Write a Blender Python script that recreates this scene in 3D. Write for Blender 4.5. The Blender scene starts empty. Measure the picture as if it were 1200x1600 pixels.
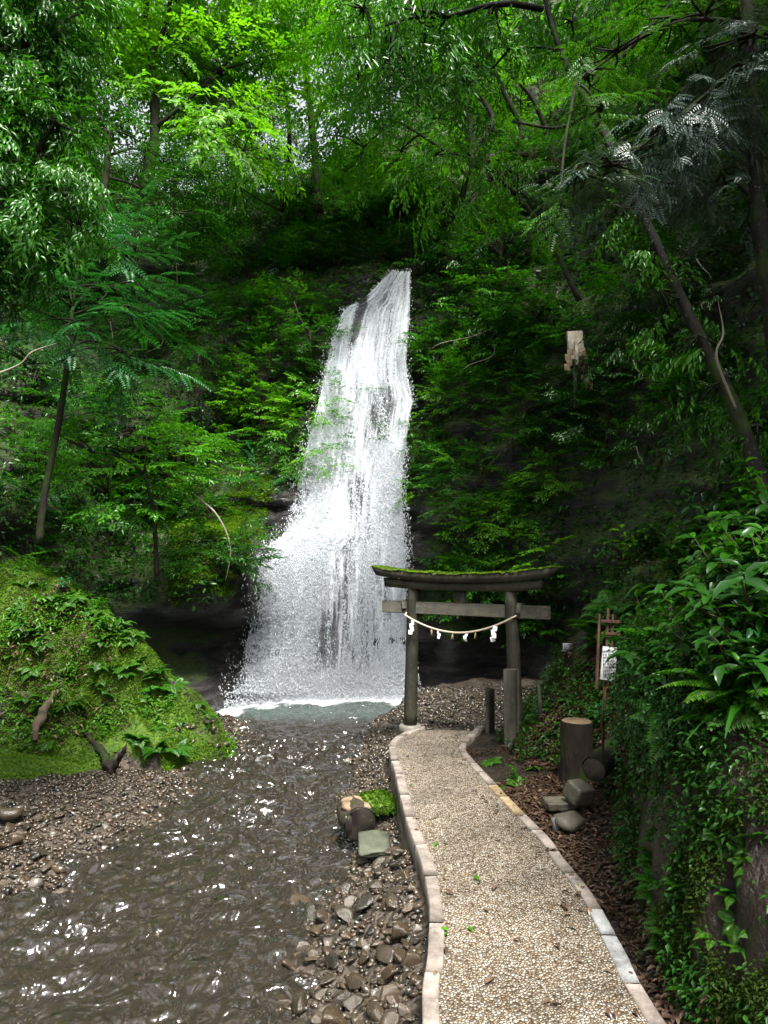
import bpy, math, time
import numpy as np
from math import radians, sin, cos, pi, atan2
T0 = time.time()
RNG = np.random.default_rng(11)
S = bpy.context.scene
COL = S.collection

# ------------------------------------------------------------------ camera geometry
F = 1109.0
TILT = math.atan(80 / F)
CAM = np.array([0.0, 0.0, 1.75])

def ray(px, py):
    xc = (px - 600) / F
    yc = (800 - py) / F
    return np.array([xc, cos(TILT) - yc * sin(TILT), sin(TILT) + yc * cos(TILT)])

def at(px, py, Y):
    d = ray(px, py)
    return CAM + d * (Y / d[1])

def atz(px, py, z):
    d = ray(px, py)
    return CAM + d * ((z - CAM[2]) / d[2])

# ------------------------------------------------------------------ noise
def _hash(ix, iy, iz, seed):
    h = (ix.astype(np.int64) * 374761393 + iy.astype(np.int64) * 668265263 + iz.astype(np.int64) * 2147483647 + seed * 974711) & 0xffffffff
    h = ((h ^ (h >> 13)) * 1274126177) & 0xffffffff
    h = ((h ^ (h >> 16)) * 2246822519) & 0xffffffff
    return ((h ^ (h >> 15)) & 0xffffff) / float(0xffffff)

def vnoise(P, seed=0):
    P = np.asarray(P, float)
    i = np.floor(P)
    f = P - i
    f = f * f * (3 - 2 * f)
    x, y, z = i[..., 0], i[..., 1], i[..., 2]
    r = 0
    for dx in (0, 1):
        wx = f[..., 0] if dx else 1 - f[..., 0]
        for dy in (0, 1):
            wy = f[..., 1] if dy else 1 - f[..., 1]
            for dz in (0, 1):
                wz = f[..., 2] if dz else 1 - f[..., 2]
                r = r + wx * wy * wz * _hash(x + dx, y + dy, z + dz, seed)
    return r * 2 - 1

def fbm(P, scale=1.0, octs=4, seed=0, gain=0.5):
    P = np.asarray(P, float) * scale
    a, r = 1.0, 0
    for o in range(octs):
        r = r + a * vnoise(P + 17.3 * o, seed + o)
        P = P * 2.03
        a *= gain
    return r

def sstep(a, b, x):
    t = np.clip((x - a) / (b - a), 0, 1)
    return t * t * (3 - 2 * t)

def norm(v):
    v = np.asarray(v, float)
    return v / np.maximum(np.linalg.norm(v, axis=-1, keepdims=True), 1e-9)

def xyz(x, y, z):
    x, y, z = np.broadcast_arrays(np.asarray(x, float), np.asarray(y, float), np.asarray(z, float))
    return np.stack([x, y, z], -1)

# ------------------------------------------------------------------ object helpers
def tag(o, label=None, cat=None, group=None, kind=None):
    if label: o['label'] = label
    if cat: o['category'] = cat
    if group: o['group'] = group
    if kind: o['kind'] = kind
    return o

def mesh_obj(name, V, Fc, mat, parent=None, smooth=False, attrs=None, uv=None):
    """V (n,3); Fc (m,k) int array of equal-sized faces, or list of such arrays."""
    me = bpy.data.meshes.new(name)
    V = np.ascontiguousarray(V, dtype=np.float32)
    FL = Fc if isinstance(Fc, list) else [Fc]
    FL = [np.asarray(f, dtype=np.int32) for f in FL if len(f)]
    nl = sum(f.size for f in FL)
    npoly = sum(len(f) for f in FL)
    me.vertices.add(len(V)); me.vertices.foreach_set('co', V.ravel())
    me.loops.add(nl); me.loops.foreach_set('vertex_index', np.concatenate([f.ravel() for f in FL]))
    me.polygons.add(npoly)
    starts, s = [], 0
    for f in FL:
        k = f.shape[1]
        starts.append(np.arange(len(f), dtype=np.int32) * k + s)
        s += f.size
    me.polygons.foreach_set('loop_start', np.concatenate(starts))
    if smooth:
        me.polygons.foreach_set('use_smooth', np.ones(npoly, dtype=bool))
    me.update(calc_edges=True)
    for k, a in (attrs or {}).items():
        a = np.asarray(a, dtype=np.float32)
        at_ = me.attributes.new(k, 'FLOAT', 'POINT')
        at_.data.foreach_set('value', a.ravel())
    if mat is not None:
        for m in (mat if isinstance(mat, (list, tuple)) else [mat]): me.materials.append(m)
    o = bpy.data.objects.new(name, me)
    COL.objects.link(o)
    if parent is not None: o.parent = parent
    return o

def empty(name, loc=(0, 0, 0), rz=0):
    o = bpy.data.objects.new(name, None)
    o.empty_display_size = 0.1
    o.location = loc
    o.rotation_euler = (0, 0, rz)
    COL.objects.link(o)
    return o

def copy_tree(o, parent=None):
    c = o.copy(); COL.objects.link(c)
    if parent is not None: c.parent = parent
    for ch in [x for x in o.children]: copy_tree(ch, c)
    return c

class MB:
    """collects verts/faces of mixed sizes"""
    def __init__(s): s.V = []; s.F = {}; s.n = 0; s.A = []
    def add(s, V, Fs, a=0.0):
        V = np.asarray(V, float)
        for f in (Fs if isinstance(Fs, list) else [Fs]):
            f = np.asarray(f)
            if len(f): s.F.setdefault(f.shape[1], []).append(f + s.n)
        s.V.append(V); s.n += len(V)
        s.A.append(np.full(len(V), a) if np.isscalar(a) else np.asarray(a))
    def build(s, name, mat, parent=None, smooth=False):
        return mesh_obj(name, np.concatenate(s.V), [np.concatenate(v) for v in s.F.values()], mat, parent, smooth, attrs={'v': np.concatenate(s.A)})

def box_vf(c, sz, R=None, bev=0.006, jit=0.0, seed=0):
    """bevelled box (chamfered) centre c, full size sz, rotation matrix R"""
    h = np.array(sz) / 2.0
    b = min(bev, h.min() * 0.6)
    V, idx = [], {}
    for i, sx in enumerate((-1, 1)):
        for j, sy in enumerate((-1, 1)):
            for k, sz_ in enumerate((-1, 1)):
                s3 = np.array([sx, sy, sz_])
                for ax in range(3):
                    p = s3 * (h - b); p[ax] = s3[ax] * h[ax]
                    idx[(i, j, k, ax)] = len(V); V.append(p)
    Q, Tt = [], []
    for ax in range(3):
        o = [a for a in range(3) if a != ax]
        for s_ in (0, 1):
            q = []
            for (a, b_) in ((0, 0), (1, 0), (1, 1), (0, 1)):
                k = [0, 0, 0]; k[ax] = s_; k[o[0]] = a; k[o[1]] = b_
                q.append(idx[(k[0], k[1], k[2], ax)])
            Q.append(q)
    for e in range(3):
        o = [a for a in range(3) if a != e]
        for a in (0, 1):
            for b_ in (0, 1):
                k0 = [0, 0, 0]; k1 = [0, 0, 0]; k1[e] = 1
                for k in (k0, k1): k[o[0]] = a; k[o[1]] = b_
                Q.append([idx[(*k0, o[0])], idx[(*k1, o[0])], idx[(*k1, o[1])], idx[(*k0, o[1])]])
    for i in (0, 1):
        for j in (0, 1):
            for k in (0, 1): Tt.append([idx[(i, j, k, 0)], idx[(i, j, k, 1)], idx[(i, j, k, 2)]])
    V = np.array(V)
    if jit: V = V + np.random.default_rng(seed).normal(0, jit, V.shape)
    if R is not None: V = V @ np.asarray(R).T
    return V + np.array(c), [np.array(Q), np.array(Tt)]

def rotm(rx=0, ry=0, rz=0):
    cx, sx, cy, sy, cz, sz = cos(rx), sin(rx), cos(ry), sin(ry), cos(rz), sin(rz)
    return np.array([[cz, -sz, 0], [sz, cz, 0], [0, 0, 1]]) @ np.array([[cy, 0, sy], [0, 1, 0], [-sy, 0, cy]]) @ np.array([[1, 0, 0], [0, cx, -sx], [0, sx, cx]])

def tube_vf(P, r, sides=8, cap=True, rough=0.0, seed=0):
    P = np.asarray(P, float); n = len(P)
    r = np.broadcast_to(np.asarray(r, float), (n,))
    Tn = norm(np.gradient(P, axis=0))
    ref = np.array([0.0, 0, 1.0]) if abs(Tn[:, 2]).mean() < 0.8 else np.array([1.0, 0, 0])
    A = norm(np.cross(Tn, ref)); B = np.cross(Tn, A)
    ang = np.arange(sides) / sides * 2 * pi
    ring = A[:, None, :] * np.cos(ang)[None, :, None] + B[:, None, :] * np.sin(ang)[None, :, None]
    rr = r[:, None] * np.ones(sides)[None, :]
    V = P[:, None, :] + ring * rr[:, :, None]
    if rough:
        nz = fbm(V / max(r.max(), 1e-3), 0.7, 3, seed)
        V = P[:, None, :] + ring * (rr * (1 + rough * nz))[:, :, None]
    V = V.reshape(-1, 3)
    i = np.arange(n - 1)[:, None] * sides; j = np.arange(sides)[None, :]; j2 = (j + 1) % sides
    Q = np.stack([i + j, i + j2, i + sides + j2, i + sides + j], -1).reshape(-1, 4)
    Fs = [Q]
    if cap:
        V = np.concatenate([V, P[:1], P[-1:]])
        c0, c1 = n * sides, n * sides + 1
        jj = np.arange(sides); j2 = (jj + 1) % sides
        Fs.append(np.stack([np.full(sides, c0), j2, jj], -1))
        Fs.append(np.stack([np.full(sides, c1), (n - 1) * sides + jj, (n - 1) * sides + j2], -1))
    return V, Fs

def smooth_path(P, n=20):
    P = np.asarray(P, float)
    if len(P) == 2:
        t = np.linspace(0, 1, n)[:, None]; return P[0] * (1 - t) + P[1] * t
    Q = np.vstack([2 * P[0] - P[1], P, 2 * P[-1] - P[-2]])
    out = []
    m = len(P) - 1
    for t in np.linspace(0, m - 1e-6, n):
        i = int(t); f = t - i
        a, b, c, d = Q[i], Q[i + 1], Q[i + 2], Q[i + 3]
        out.append(0.5 * ((2 * b) + (c - a) * f + (2 * a - 5 * b + 4 * c - d) * f * f + (3 * b - a - 3 * c + d) * f ** 3))
    return np.array(out)

# ------------------------------------------------------------------ materials
class NT:
    def __init__(s, name):
        s.m = bpy.data.materials.new(name); s.m.use_nodes = True
        s.t = s.m.node_tree; s.t.nodes.clear()
        s.out = s.n('ShaderNodeOutputMaterial')
    def n(s, ty, **kw):
        nd = s.t.nodes.new(ty)
        for k, v in kw.items():
            if k in nd.inputs.keys() if hasattr(nd.inputs, 'keys') else False: nd.inputs[k].default_value = v
            else: setattr(nd, k, v)
        return nd
    def l(s, a, b): s.t.links.new(a, b)
    def coord(s, kind='Object'): return s.n('ShaderNodeTexCoord').outputs[kind]
    def map(s, vec, scale=(1, 1, 1), rot=(0, 0, 0)):
        m = s.n('ShaderNodeMapping'); m.inputs['Scale'].default_value = scale; m.inputs['Rotation'].default_value = rot
        s.l(vec, m.inputs[0]); return m.outputs[0]
    def noise(s, vec, scale, detail=4, rough=0.55, dist=0.0, out='Fac'):
        n = s.n('ShaderNodeTexNoise'); n.inputs['Scale'].default_value = scale; n.inputs['Detail'].default_value = detail
        n.inputs['Roughness'].default_value = rough; n.inputs['Distortion'].default_value = dist
        if vec is not None: s.l(vec, n.inputs['Vector'])
        return n.outputs[out]
    def voro(s, vec, scale, feature='F1', out='Distance', rnd=1.0):
        n = s.n('ShaderNodeTexVoronoi'); n.feature = feature; n.inputs['Scale'].default_value = scale
        n.inputs['Randomness'].default_value = rnd
        if vec is not None: s.l(vec, n.inputs['Vector'])
        return n.outputs[out]
    def ramp(s, fac, stops, interp='LINEAR'):
        r = s.n('ShaderNodeValToRGB'); cr = r.color_ramp; cr.interpolation = interp
        while len(cr.elements) < len(stops): cr.elements.new(0.5)
        for e, (p, c) in zip(cr.elements, stops):
            e.position = p
            e.color = (c, c, c, 1) if np.isscalar(c) else (*c, 1)
        s.l(fac, r.inputs[0]); return r.outputs[0]
    def attr(s, name='v'):
        a = s.n('ShaderNodeAttribute'); a.attribute_name = name; return a.outputs['Fac']
    def mix(s, fac, a, b, blend='MIX'):
        m = s.n('ShaderNodeMix'); m.data_type = 'RGBA'; m.blend_type = blend
        for sock, v in ((m.inputs[0], fac), (m.inputs[6], a), (m.inputs[7], b)):
            if hasattr(v, 'is_output'): s.l(v, sock)
            elif np.isscalar(v): sock.default_value = v if sock == m.inputs[0] else (v, v, v, 1)
            else: sock.default_value = (*v, 1)
        return m.outputs[2]
    def math(s, op, a, b=0.5, c=None, clamp=False):
        m = s.n('ShaderNodeMath'); m.operation = op; m.use_clamp = clamp
        for i, v in enumerate((a, b, c)):
            if v is None: continue
            if hasattr(v, 'is_output'): s.l(v, m.inputs[i])
            else: m.inputs[i].default_value = v
        return m.outputs[0]
    def bump(s, h, strength=0.5, dist=0.02, normal=None):
        b = s.n('ShaderNodeBump'); b.inputs['Strength'].default_value = strength; b.inputs['Distance'].default_value = dist
        s.l(h, b.inputs['Height'])
        if normal is not None: s.l(normal, b.inputs['Normal'])
        return b.outputs[0]
    def bsdf(s, color, rough=0.6, spec=0.5, normal=None, **kw):
        p = s.n('ShaderNodeBsdfPrincipled')
        for k, v in (('Base Color', color), ('Roughness', rough), ('Specular IOR Level', spec)):
            if hasattr(v, 'is_output'): s.l(v, p.inputs[k])
            elif k == 'Base Color': p.inputs[k].default_value = (*v, 1)
            else: p.inputs[k].default_value = v
        for k, v in kw.items(): p.inputs[k.replace('_', ' ')].default_value = v
        if normal is not None: s.l(normal, p.inputs['Normal'])
        return p.outputs[0]
    def mixsh(s, fac, a, b):
        m = s.n('ShaderNodeMixShader')
        if hasattr(fac, 'is_output'): s.l(fac, m.inputs[0])
        else: m.inputs[0].default_value = fac
        s.l(a, m.inputs[1]); s.l(b, m.inputs[2]); return m.outputs[0]
    def done(s, sh, disp=None):
        s.l(sh, s.out.inputs['Surface']); return s.m
    def sep(s, vec):
        x = s.n('ShaderNodeSeparateXYZ'); s.l(vec, x.inputs[0]); return x.outputs
    def nz(s):
        g = s.n('ShaderNodeNewGeometry'); return s.sep(g.outputs['Normal'])[2]

def leaf_mat(name, dark, mid, light, rough=0.35, trans=0.35, spec=0.5):
    t = NT(name)
    v = t.attr('v')
    oi = t.n('ShaderNodeObjectInfo').outputs['Random']
    f = t.math('ADD', v, t.math('MULTIPLY', t.math('SUBTRACT', oi, 0.5), 0.25), clamp=True)
    col = t.ramp(f, [(0.0, dark), (0.5, mid), (1.0, light)])
    n = t.bsdf(col, rough, spec)
    tr = t.n('ShaderNodeBsdfTranslucent')
    t.l(t.mix(1.0, col, (1.5, 1.6, 0.5), 'MULTIPLY'), tr.inputs[0])
    return t.done(t.mixsh(trans, n, tr.outputs[0]))

M = {}  # brighter and darker leaf tones also carry the lit and shaded regions
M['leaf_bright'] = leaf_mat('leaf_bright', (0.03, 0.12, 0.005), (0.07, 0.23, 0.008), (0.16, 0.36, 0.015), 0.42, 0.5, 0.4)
M['leaf_mid'] = leaf_mat('leaf_mid', (0.012, 0.055, 0.004), (0.026, 0.12, 0.007), (0.06, 0.21, 0.01), 0.3, 0.32, 0.35)
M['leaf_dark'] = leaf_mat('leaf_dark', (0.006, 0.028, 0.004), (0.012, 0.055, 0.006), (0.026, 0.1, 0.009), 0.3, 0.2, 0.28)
M['leaf_teal'] = leaf_mat('leaf_teal', (0.01, 0.06, 0.015), (0.02, 0.12, 0.03), (0.05, 0.2, 0.06), 0.35, 0.28, 0.35)
M['leaf_fern'] = leaf_mat('leaf_fern', (0.014, 0.06, 0.003), (0.035, 0.13, 0.006), (0.09, 0.23, 0.012), 0.36, 0.3, 0.35)
M['leaf_yellow'] = leaf_mat('leaf_yellow', (0.13, 0.13, 0.01), (0.22, 0.2, 0.015), (0.35, 0.3, 0.02), 0.3, 0.35, 0.5)
M['leaf_silver'] = leaf_mat('leaf_silver', (0.02, 0.045, 0.03), (0.04, 0.075, 0.055), (0.07, 0.12, 0.09), 0.33, 0.1, 0.6)
M['bank_moss'] = leaf_mat('bank_moss', (0.008, 0.02, 0.002), (0.022, 0.045, 0.003), (0.05, 0.085, 0.005), 0.7, 0.15, 0.15)
M['moss_leaf'] = leaf_mat('moss_leaf', (0.02, 0.055, 0.002), (0.055, 0.13, 0.003), (0.13, 0.22, 0.006), 0.6, 0.25, 0.2)
M['dead_leaf'] = leaf_mat('dead_leaf', (0.015, 0.009, 0.006), (0.055, 0.03, 0.019), (0.2, 0.135, 0.09), 0.3, 0.1, 0.5)

def bark_mat(name, base, moss=0.4, pale=0.0, scale=14, wet=0.55):
    t = NT(name); co = t.coord()
    n1 = t.noise(t.map(co, (1, 1, 0.25)), scale, 6, 0.6)
    n2 = t.noise(co, 3.0, 4)
    c = t.mix(n1, tuple(b * 0.4 for b in base), tuple(b * 1.5 for b in base))
    if pale: c = t.mix(t.ramp(t.noise(co, 22, 5, 0.7), [(0.66 - pale * .2, 0.0), (0.7 - pale * .2, 1.0)]), c, (0.16, 0.17, 0.13))
    if moss: c = t.mix(t.ramp(n2, [(0.62 - moss * .35, 0.0), (0.75 - moss * .35, 1.0)]), c, (0.02, 0.036, 0.006))
    return t.done(t.bsdf(c, 0.8, 0.2, t.bump(n1, 0.9, 0.03)))
M['bark'] = bark_mat('bark', (0.02, 0.015, 0.011))
M['bark_mossy'] = bark_mat('bark_mossy', (0.018, 0.015, 0.011), 0.5)
M['bark_pale'] = bark_mat('bark_pale', (0.012, 0.0105, 0.008), 0.35, 0.2)
M['dead_wood'] = bark_mat('dead_wood', (0.3, 0.26, 0.2), 0.0)
M['twig'] = bark_mat('twig', (0.06, 0.045, 0.03), 0.2)
M['log_bark'] = bark_mat('log_bark', (0.05, 0.04, 0.028), 0.45, 0.0, 20)
M['root_wood'] = bark_mat('root_wood', (0.12, 0.09, 0.06), 0.15)

def rock_wall_mat(name, wetrock=False):
    t = NT(name); co = t.coord()
    strata = t.noise(t.map(co, (0.6, 0.6, 5.0), (0.12, 0.1, 0)), 2.2, 8, 0.68, 0.4)
    n1 = t.noise(co, 3.0, 8, 0.62)
    n2 = t.noise(co, 0.9, 4, 0.6)
    rock = t.ramp(strata, [(0.3, (0.008, 0.008, 0.008)), (0.5, (0.028, 0.026, 0.025)), (0.7, (0.07, 0.062, 0.055))])
    soil = t.ramp(n1, [(0.3, (0.005, 0.004, 0.003)), (0.7, (0.028, 0.02, 0.013))])
    base = t.mix(t.ramp(n2, [(0.42, 0.0), (0.55, 1.0)]), soil, rock)
    wet = t.attr('wet')
    base = t.mix(wet, base, rock)
    nz = t.nz()
    mossf = t.math('ADD', t.math('MULTIPLY', nz, 0.9), t.math('MULTIPLY', t.noise(co, 1.7, 6, 0.7), 1.3))
    mossf = t.math('SUBTRACT', mossf, t.math('MULTIPLY', wet, 1.0))
    mf = t.ramp(mossf, [(0.62, 0.0), (0.8, 1.0)])
    moss = t.ramp(t.noise(co, 22, 5, 0.7), [(0.3, (0.007, 0.018, 0.002)), (0.7, (0.05, 0.09, 0.004))])
    col = t.mix(mf, base, moss)
    rough = t.mix(mf, t.mix(wet, 0.6, 0.22), 0.8)
    h = t.math('ADD', t.math('MULTIPLY', strata, 1.6), t.math('MULTIPLY', t.noise(co, 12, 6, 0.7), 0.5))
    return t.done(t.bsdf(col, rough, 0.6, t.bump(h, 1.0, 0.12)))
M['hill'] = rock_wall_mat('hill_rock')

def ground_mat():
    t = NT('ground'); co = t.coord()
    moss = t.attr('moss'); litter = t.attr('litter')
    n1 = t.noise(co, 4, 6, 0.65); v1 = t.voro(co, 28, 'F1', 'Color')
    grav = t.mix(t.sep(v1)[0], (0.018, 0.014, 0.01), (0.13, 0.105, 0.08))
    soil = t.ramp(n1, [(0.3, (0.006, 0.004, 0.003)), (0.7, (0.035, 0.022, 0.014))])
    m = t.ramp(t.noise(co, 18, 6, 0.7), [(0.28, (0.012, 0.035, 0.002)), (0.5, (0.06, 0.12, 0.006)), (0.75, (0.13, 0.2, 0.01))])
    c = t.mix(litter, grav, soil)
    mm = t.math('ADD', moss, t.math('MULTIPLY', t.math('SUBTRACT', t.noise(co, 3.3, 6, 0.7), 0.5), 1.5))
    mf = t.ramp(mm, [(0.42, 0.0), (0.58, 1.0)])
    mf = t.math('MULTIPLY', mf, t.ramp(moss, [(0.02, 0.0), (0.12, 1.0)]))
    c = t.mix(mf, c, m)
    h = t.math('ADD', t.math('MULTIPLY', t.voro(co, 28), -0.6), t.noise(co, 40, 5, 0.7))
    return t.done(t.bsdf(c, t.mix(mf, 0.35, 0.85), 0.4, t.bump(h, 0.9, 0.025)))
M['ground'] = ground_mat()

def stone_mat(name, cols, rough=0.16, moss=False):
    t = NT(name); co = t.coord()
    r = t.n('ShaderNodeObjectInfo').outputs['Random']
    v = t.attr('v')
    f = t.math('FRACT', t.math('ADD', v, r))
    c = t.ramp(f, cols)
    n1 = t.noise(co, 9, 6, 0.65); 
    c = t.mix(1.0, c, t.ramp(n1, [(0.3, 0.3), (0.7, 0.95)]), 'MULTIPLY')
    vein = t.ramp(t.noise(t.map(co, (1, 1, 4), (0.5, 0.4, 0)), 7, 4, 0.7, 1.0), [(0.58, 0.0), (0.62, 0.5), (0.66, 0.0)])
    c = t.mix(vein, c, (0.22, 0.19, 0.15))
    if moss: c = t.mix(t.ramp(t.math('ADD', t.nz(), t.noise(co, 5, 5)), [(0.8, 0.0), (1.05, 1.0)]), c, (0.07, 0.14, 0.01))
    return t.done(t.bsdf(c, rough, 0.55, t.bump(t.noise(co, 26, 6, 0.7), 0.35, 0.012)))
STONE_COLS = [(0.0, (0.018, 0.018, 0.017)), (0.2, (0.07, 0.05, 0.03)), (0.4, (0.035, 0.032, 0.022)), (0.6, (0.11, 0.075, 0.045)), (0.8, (0.05, 0.035, 0.02)), (0.95, (0.12, 0.095, 0.07)), (1.0, (0.33, 0.31, 0.28))]
M['stone'] = stone_mat('river_stone', STONE_COLS)
M['stone_moss'] = stone_mat('mossy_stone', STONE_COLS, 0.5, True)

def path_mat():
    t = NT('pebble_path'); co = t.coord()
    flat = t.map(co, (1, 1, 0.0))
    wn = t.n('ShaderNodeVectorMath'); wn.operation = 'ADD'
    sc = t.n('ShaderNodeVectorMath'); sc.operation = 'SCALE'; sc.inputs['Scale'].default_value = 0.012
    t.l(t.noise(flat, 30, 2, 0.5, 0, 'Color'), sc.inputs[0]); t.l(flat, wn.inputs[0]); t.l(sc.outputs[0], wn.inputs[1])
    vec = wn.outputs[0]
    n = 70
    edge = t.voro(vec, n, 'DISTANCE_TO_EDGE')
    cc = t.sep(t.voro(vec, n, 'F1', 'Color'))
    base = t.ramp(cc[0], [(0.0, (0.22, 0.15, 0.09)), (0.25, (0.46, 0.36, 0.25)), (0.5, (0.55, 0.49, 0.4)), (0.75, (0.68, 0.63, 0.55)), (1.0, (0.36, 0.25, 0.15))])
    base = t.mix(1.0, base, t.ramp(t.noise(co, 90, 4, 0.6), [(0.3, 0.75), (0.7, 1.15)]), 'MULTIPLY')
    gap = t.math('MULTIPLY', t.ramp(edge, [(0.02, 0.0), (0.12, 1.0)]), t.ramp(t.voro(vec, n), [(0.5, 1.0), (0.75, 0.0)]))
    miss = t.ramp(cc[1], [(0.1, 0.0), (0.14, 1.0)])
    c = t.mix(t.math('MULTIPLY', gap, t.math('ADD', t.math('MULTIPLY', miss, 0.75), 0.25)), (0.05, 0.036, 0.022), base)
    dirt = t.ramp(t.noise(co, 1.6, 5, 0.65), [(0.35, 0.55), (0.6, 1.02)])
    c = t.mix(1.0, c, dirt, 'MULTIPLY')
    h = t.math('MULTIPLY', t.math('MULTIPLY', t.ramp(edge, [(0.0, 0.0), (0.16, 0.7), (0.35, 1.0)]), t.ramp(t.voro(vec, n), [(0.0, 1.0), (0.3, .85), (0.62, 0.0)])), t.math('ADD', t.math('MULTIPLY', miss, 0.7), 0.3))
    return t.done(t.bsdf(c, 0.5, 0.45, t.bump(h, 1.0, 0.012)))
M['path'] = path_mat()

def granite(name, a, b, spk=0.5):
    t = NT(name); co = t.coord()
    r = t.n('ShaderNodeObjectInfo').outputs['Random']
    c = t.mix(t.noise(co, 120, 3, 0.7), a, b)
    c = t.mix(t.ramp(t.voro(co, 170, 'F1', 'Distance'), [(0.12, spk), (0.3, 0.0)]), c, (0.06, 0.05, 0.045))
    c = t.mix(1.0, c, t.ramp(t.noise(co, 6, 7, 0.75), [(0.35, 0.4), (0.6, 1.1)]), 'MULTIPLY')
    c = t.mix(1.0, c, t.ramp(r, [(0.0, 0.85), (1.0, 1.1)]), 'MULTIPLY')
    return t.done(t.bsdf(c, 0.6, 0.4, t.bump(t.noise(co, 150, 4, 0.7), 0.4, 0.004)))
M['kerb'] = granite('kerb_granite', (0.2, 0.165, 0.14), (0.36, 0.31, 0.27))
M['kerb_grey'] = granite('kerb_grey', (0.26, 0.27, 0.27), (0.46, 0.46, 0.45))
M['kerb_yellow'] = granite('kerb_yellow', (0.28, 0.2, 0.11), (0.42, 0.32, 0.19))
M['concrete'] = granite('concrete', (0.12, 0.11, 0.09), (0.27, 0.25, 0.21), 0.2)
M['slab'] = granite('slab_green', (0.045, 0.05, 0.032), (0.1, 0.11, 0.07), 0.2)
M['block'] = granite('block_stone', (0.06, 0.055, 0.04), (0.13, 0.12, 0.085), 0.3)

def wood_mat(name, a, b, moss=0.0, scale=(9, 9, 1.2), rough=0.7):
    t = NT(name); co = t.coord()
    n = t.noise(t.map(co, scale), 5, 6, 0.65, 0.3)
    c = t.mix(n, a, b)
    c = t.mix(1.0, c, t.ramp(t.noise(co, 4.5, 7, 0.75), [(0.35, 0.35), (0.6, 1.15)]), 'MULTIPLY')
    c = t.mix(t.ramp(t.noise(t.map(co, scale), 14, 3, 0.6), [(0.6, 0.0), (0.64, 0.8)]), c, tuple(x * .3 for x in a))
    c = t.mix(t.ramp(t.noise(co, 16, 4, 0.7), [(0.62, 0.0), (0.68, 0.6)]), c, (0.075, 0.09, 0.05))
    if moss:
        c = t.mix(t.ramp(t.math('ADD', t.math('MULTIPLY', t.nz(), 0.8), t.noise(co, 9, 5, 0.7)), [(1.0 - moss, 0.0), (1.15 - moss, 1.0)]), c, (0.05, 0.085, 0.01))
    return t.done(t.bsdf(c, rough, 0.3, t.bump(n, 0.5, 0.006)))
M['torii_v'] = wood_mat('gate_wood_upright', (0.017, 0.017, 0.011), (0.062, 0.06, 0.04), 0.0)
M['torii_h'] = wood_mat('gate_wood_beam', (0.02, 0.019, 0.013), (0.075, 0.07, 0.048), 0.0, (1.5, 1.5, 9))
M['old_wood'] = wood_mat('old_wood', (0.02, 0.018, 0.013), (0.08, 0.073, 0.052), 0.0)
M['shaded_cut'] = wood_mat('shaded_cut', (0.005, 0.004, 0.003), (0.022, 0.016, 0.011))  # near-black colour stands in for shade on the shore log's sawn end
M['brown_wood'] = wood_mat('brown_wood', (0.04, 0.018, 0.011), (0.12, 0.055, 0.032))
M['pale_wood'] = wood_mat('pale_wood', (0.3, 0.26, 0.19), (0.5, 0.46, 0.37), 0, (12, 12, 1.0))
M['tan_wood'] = wood_mat('tan_wood', (0.1, 0.07, 0.04), (0.24, 0.17, 0.1))
M['log_top'] = wood_mat('log_top', (0.14, 0.09, 0.05), (0.42, 0.29, 0.19), 0, (2, 9, 9))

def plain(name, col, rough=0.6, spec=0.4, nscale=30, amt=0.15):
    t = NT(name); co = t.coord()
    c = t.mix(t.noise(co, nscale, 4), tuple(x * (1 - amt) for x in col), tuple(min(1, x * (1 + amt)) for x in col))
    return t.done(t.bsdf(c, rough, spec))
M['paper'] = plain('paper', (0.78, 0.78, 0.76), 0.7)
M['board'] = plain('board_white', (0.5, 0.52, 0.51), 0.35)
M['ink'] = plain('ink', (0.03, 0.03, 0.05), 0.6)
M['rope'] = plain('rope_straw', (0.5, 0.42, 0.33), 0.8, 0.2, 80, 0.35)
M['straw'] = plain('straw', (0.42, 0.3, 0.18), 0.8, 0.2, 80, 0.3)
M['pipe'] = plain('pipe_grey', (0.12, 0.13, 0.13), 0.4)

# torii moss carpet
def moss_mat():
    t = NT('moss_carpet'); co = t.coord()
    c = t.ramp(t.noise(co, 30, 6, 0.75), [(0.3, (0.025, 0.05, 0.002)), (0.55, (0.1, 0.17, 0.006)), (0.8, (0.2, 0.27, 0.015))])
    return t.done(t.bsdf(c, 0.9, 0.1, t.bump(t.noise(co, 60, 4, 0.8), 1.0, 0.02)))
M['moss'] = moss_mat()

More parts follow.
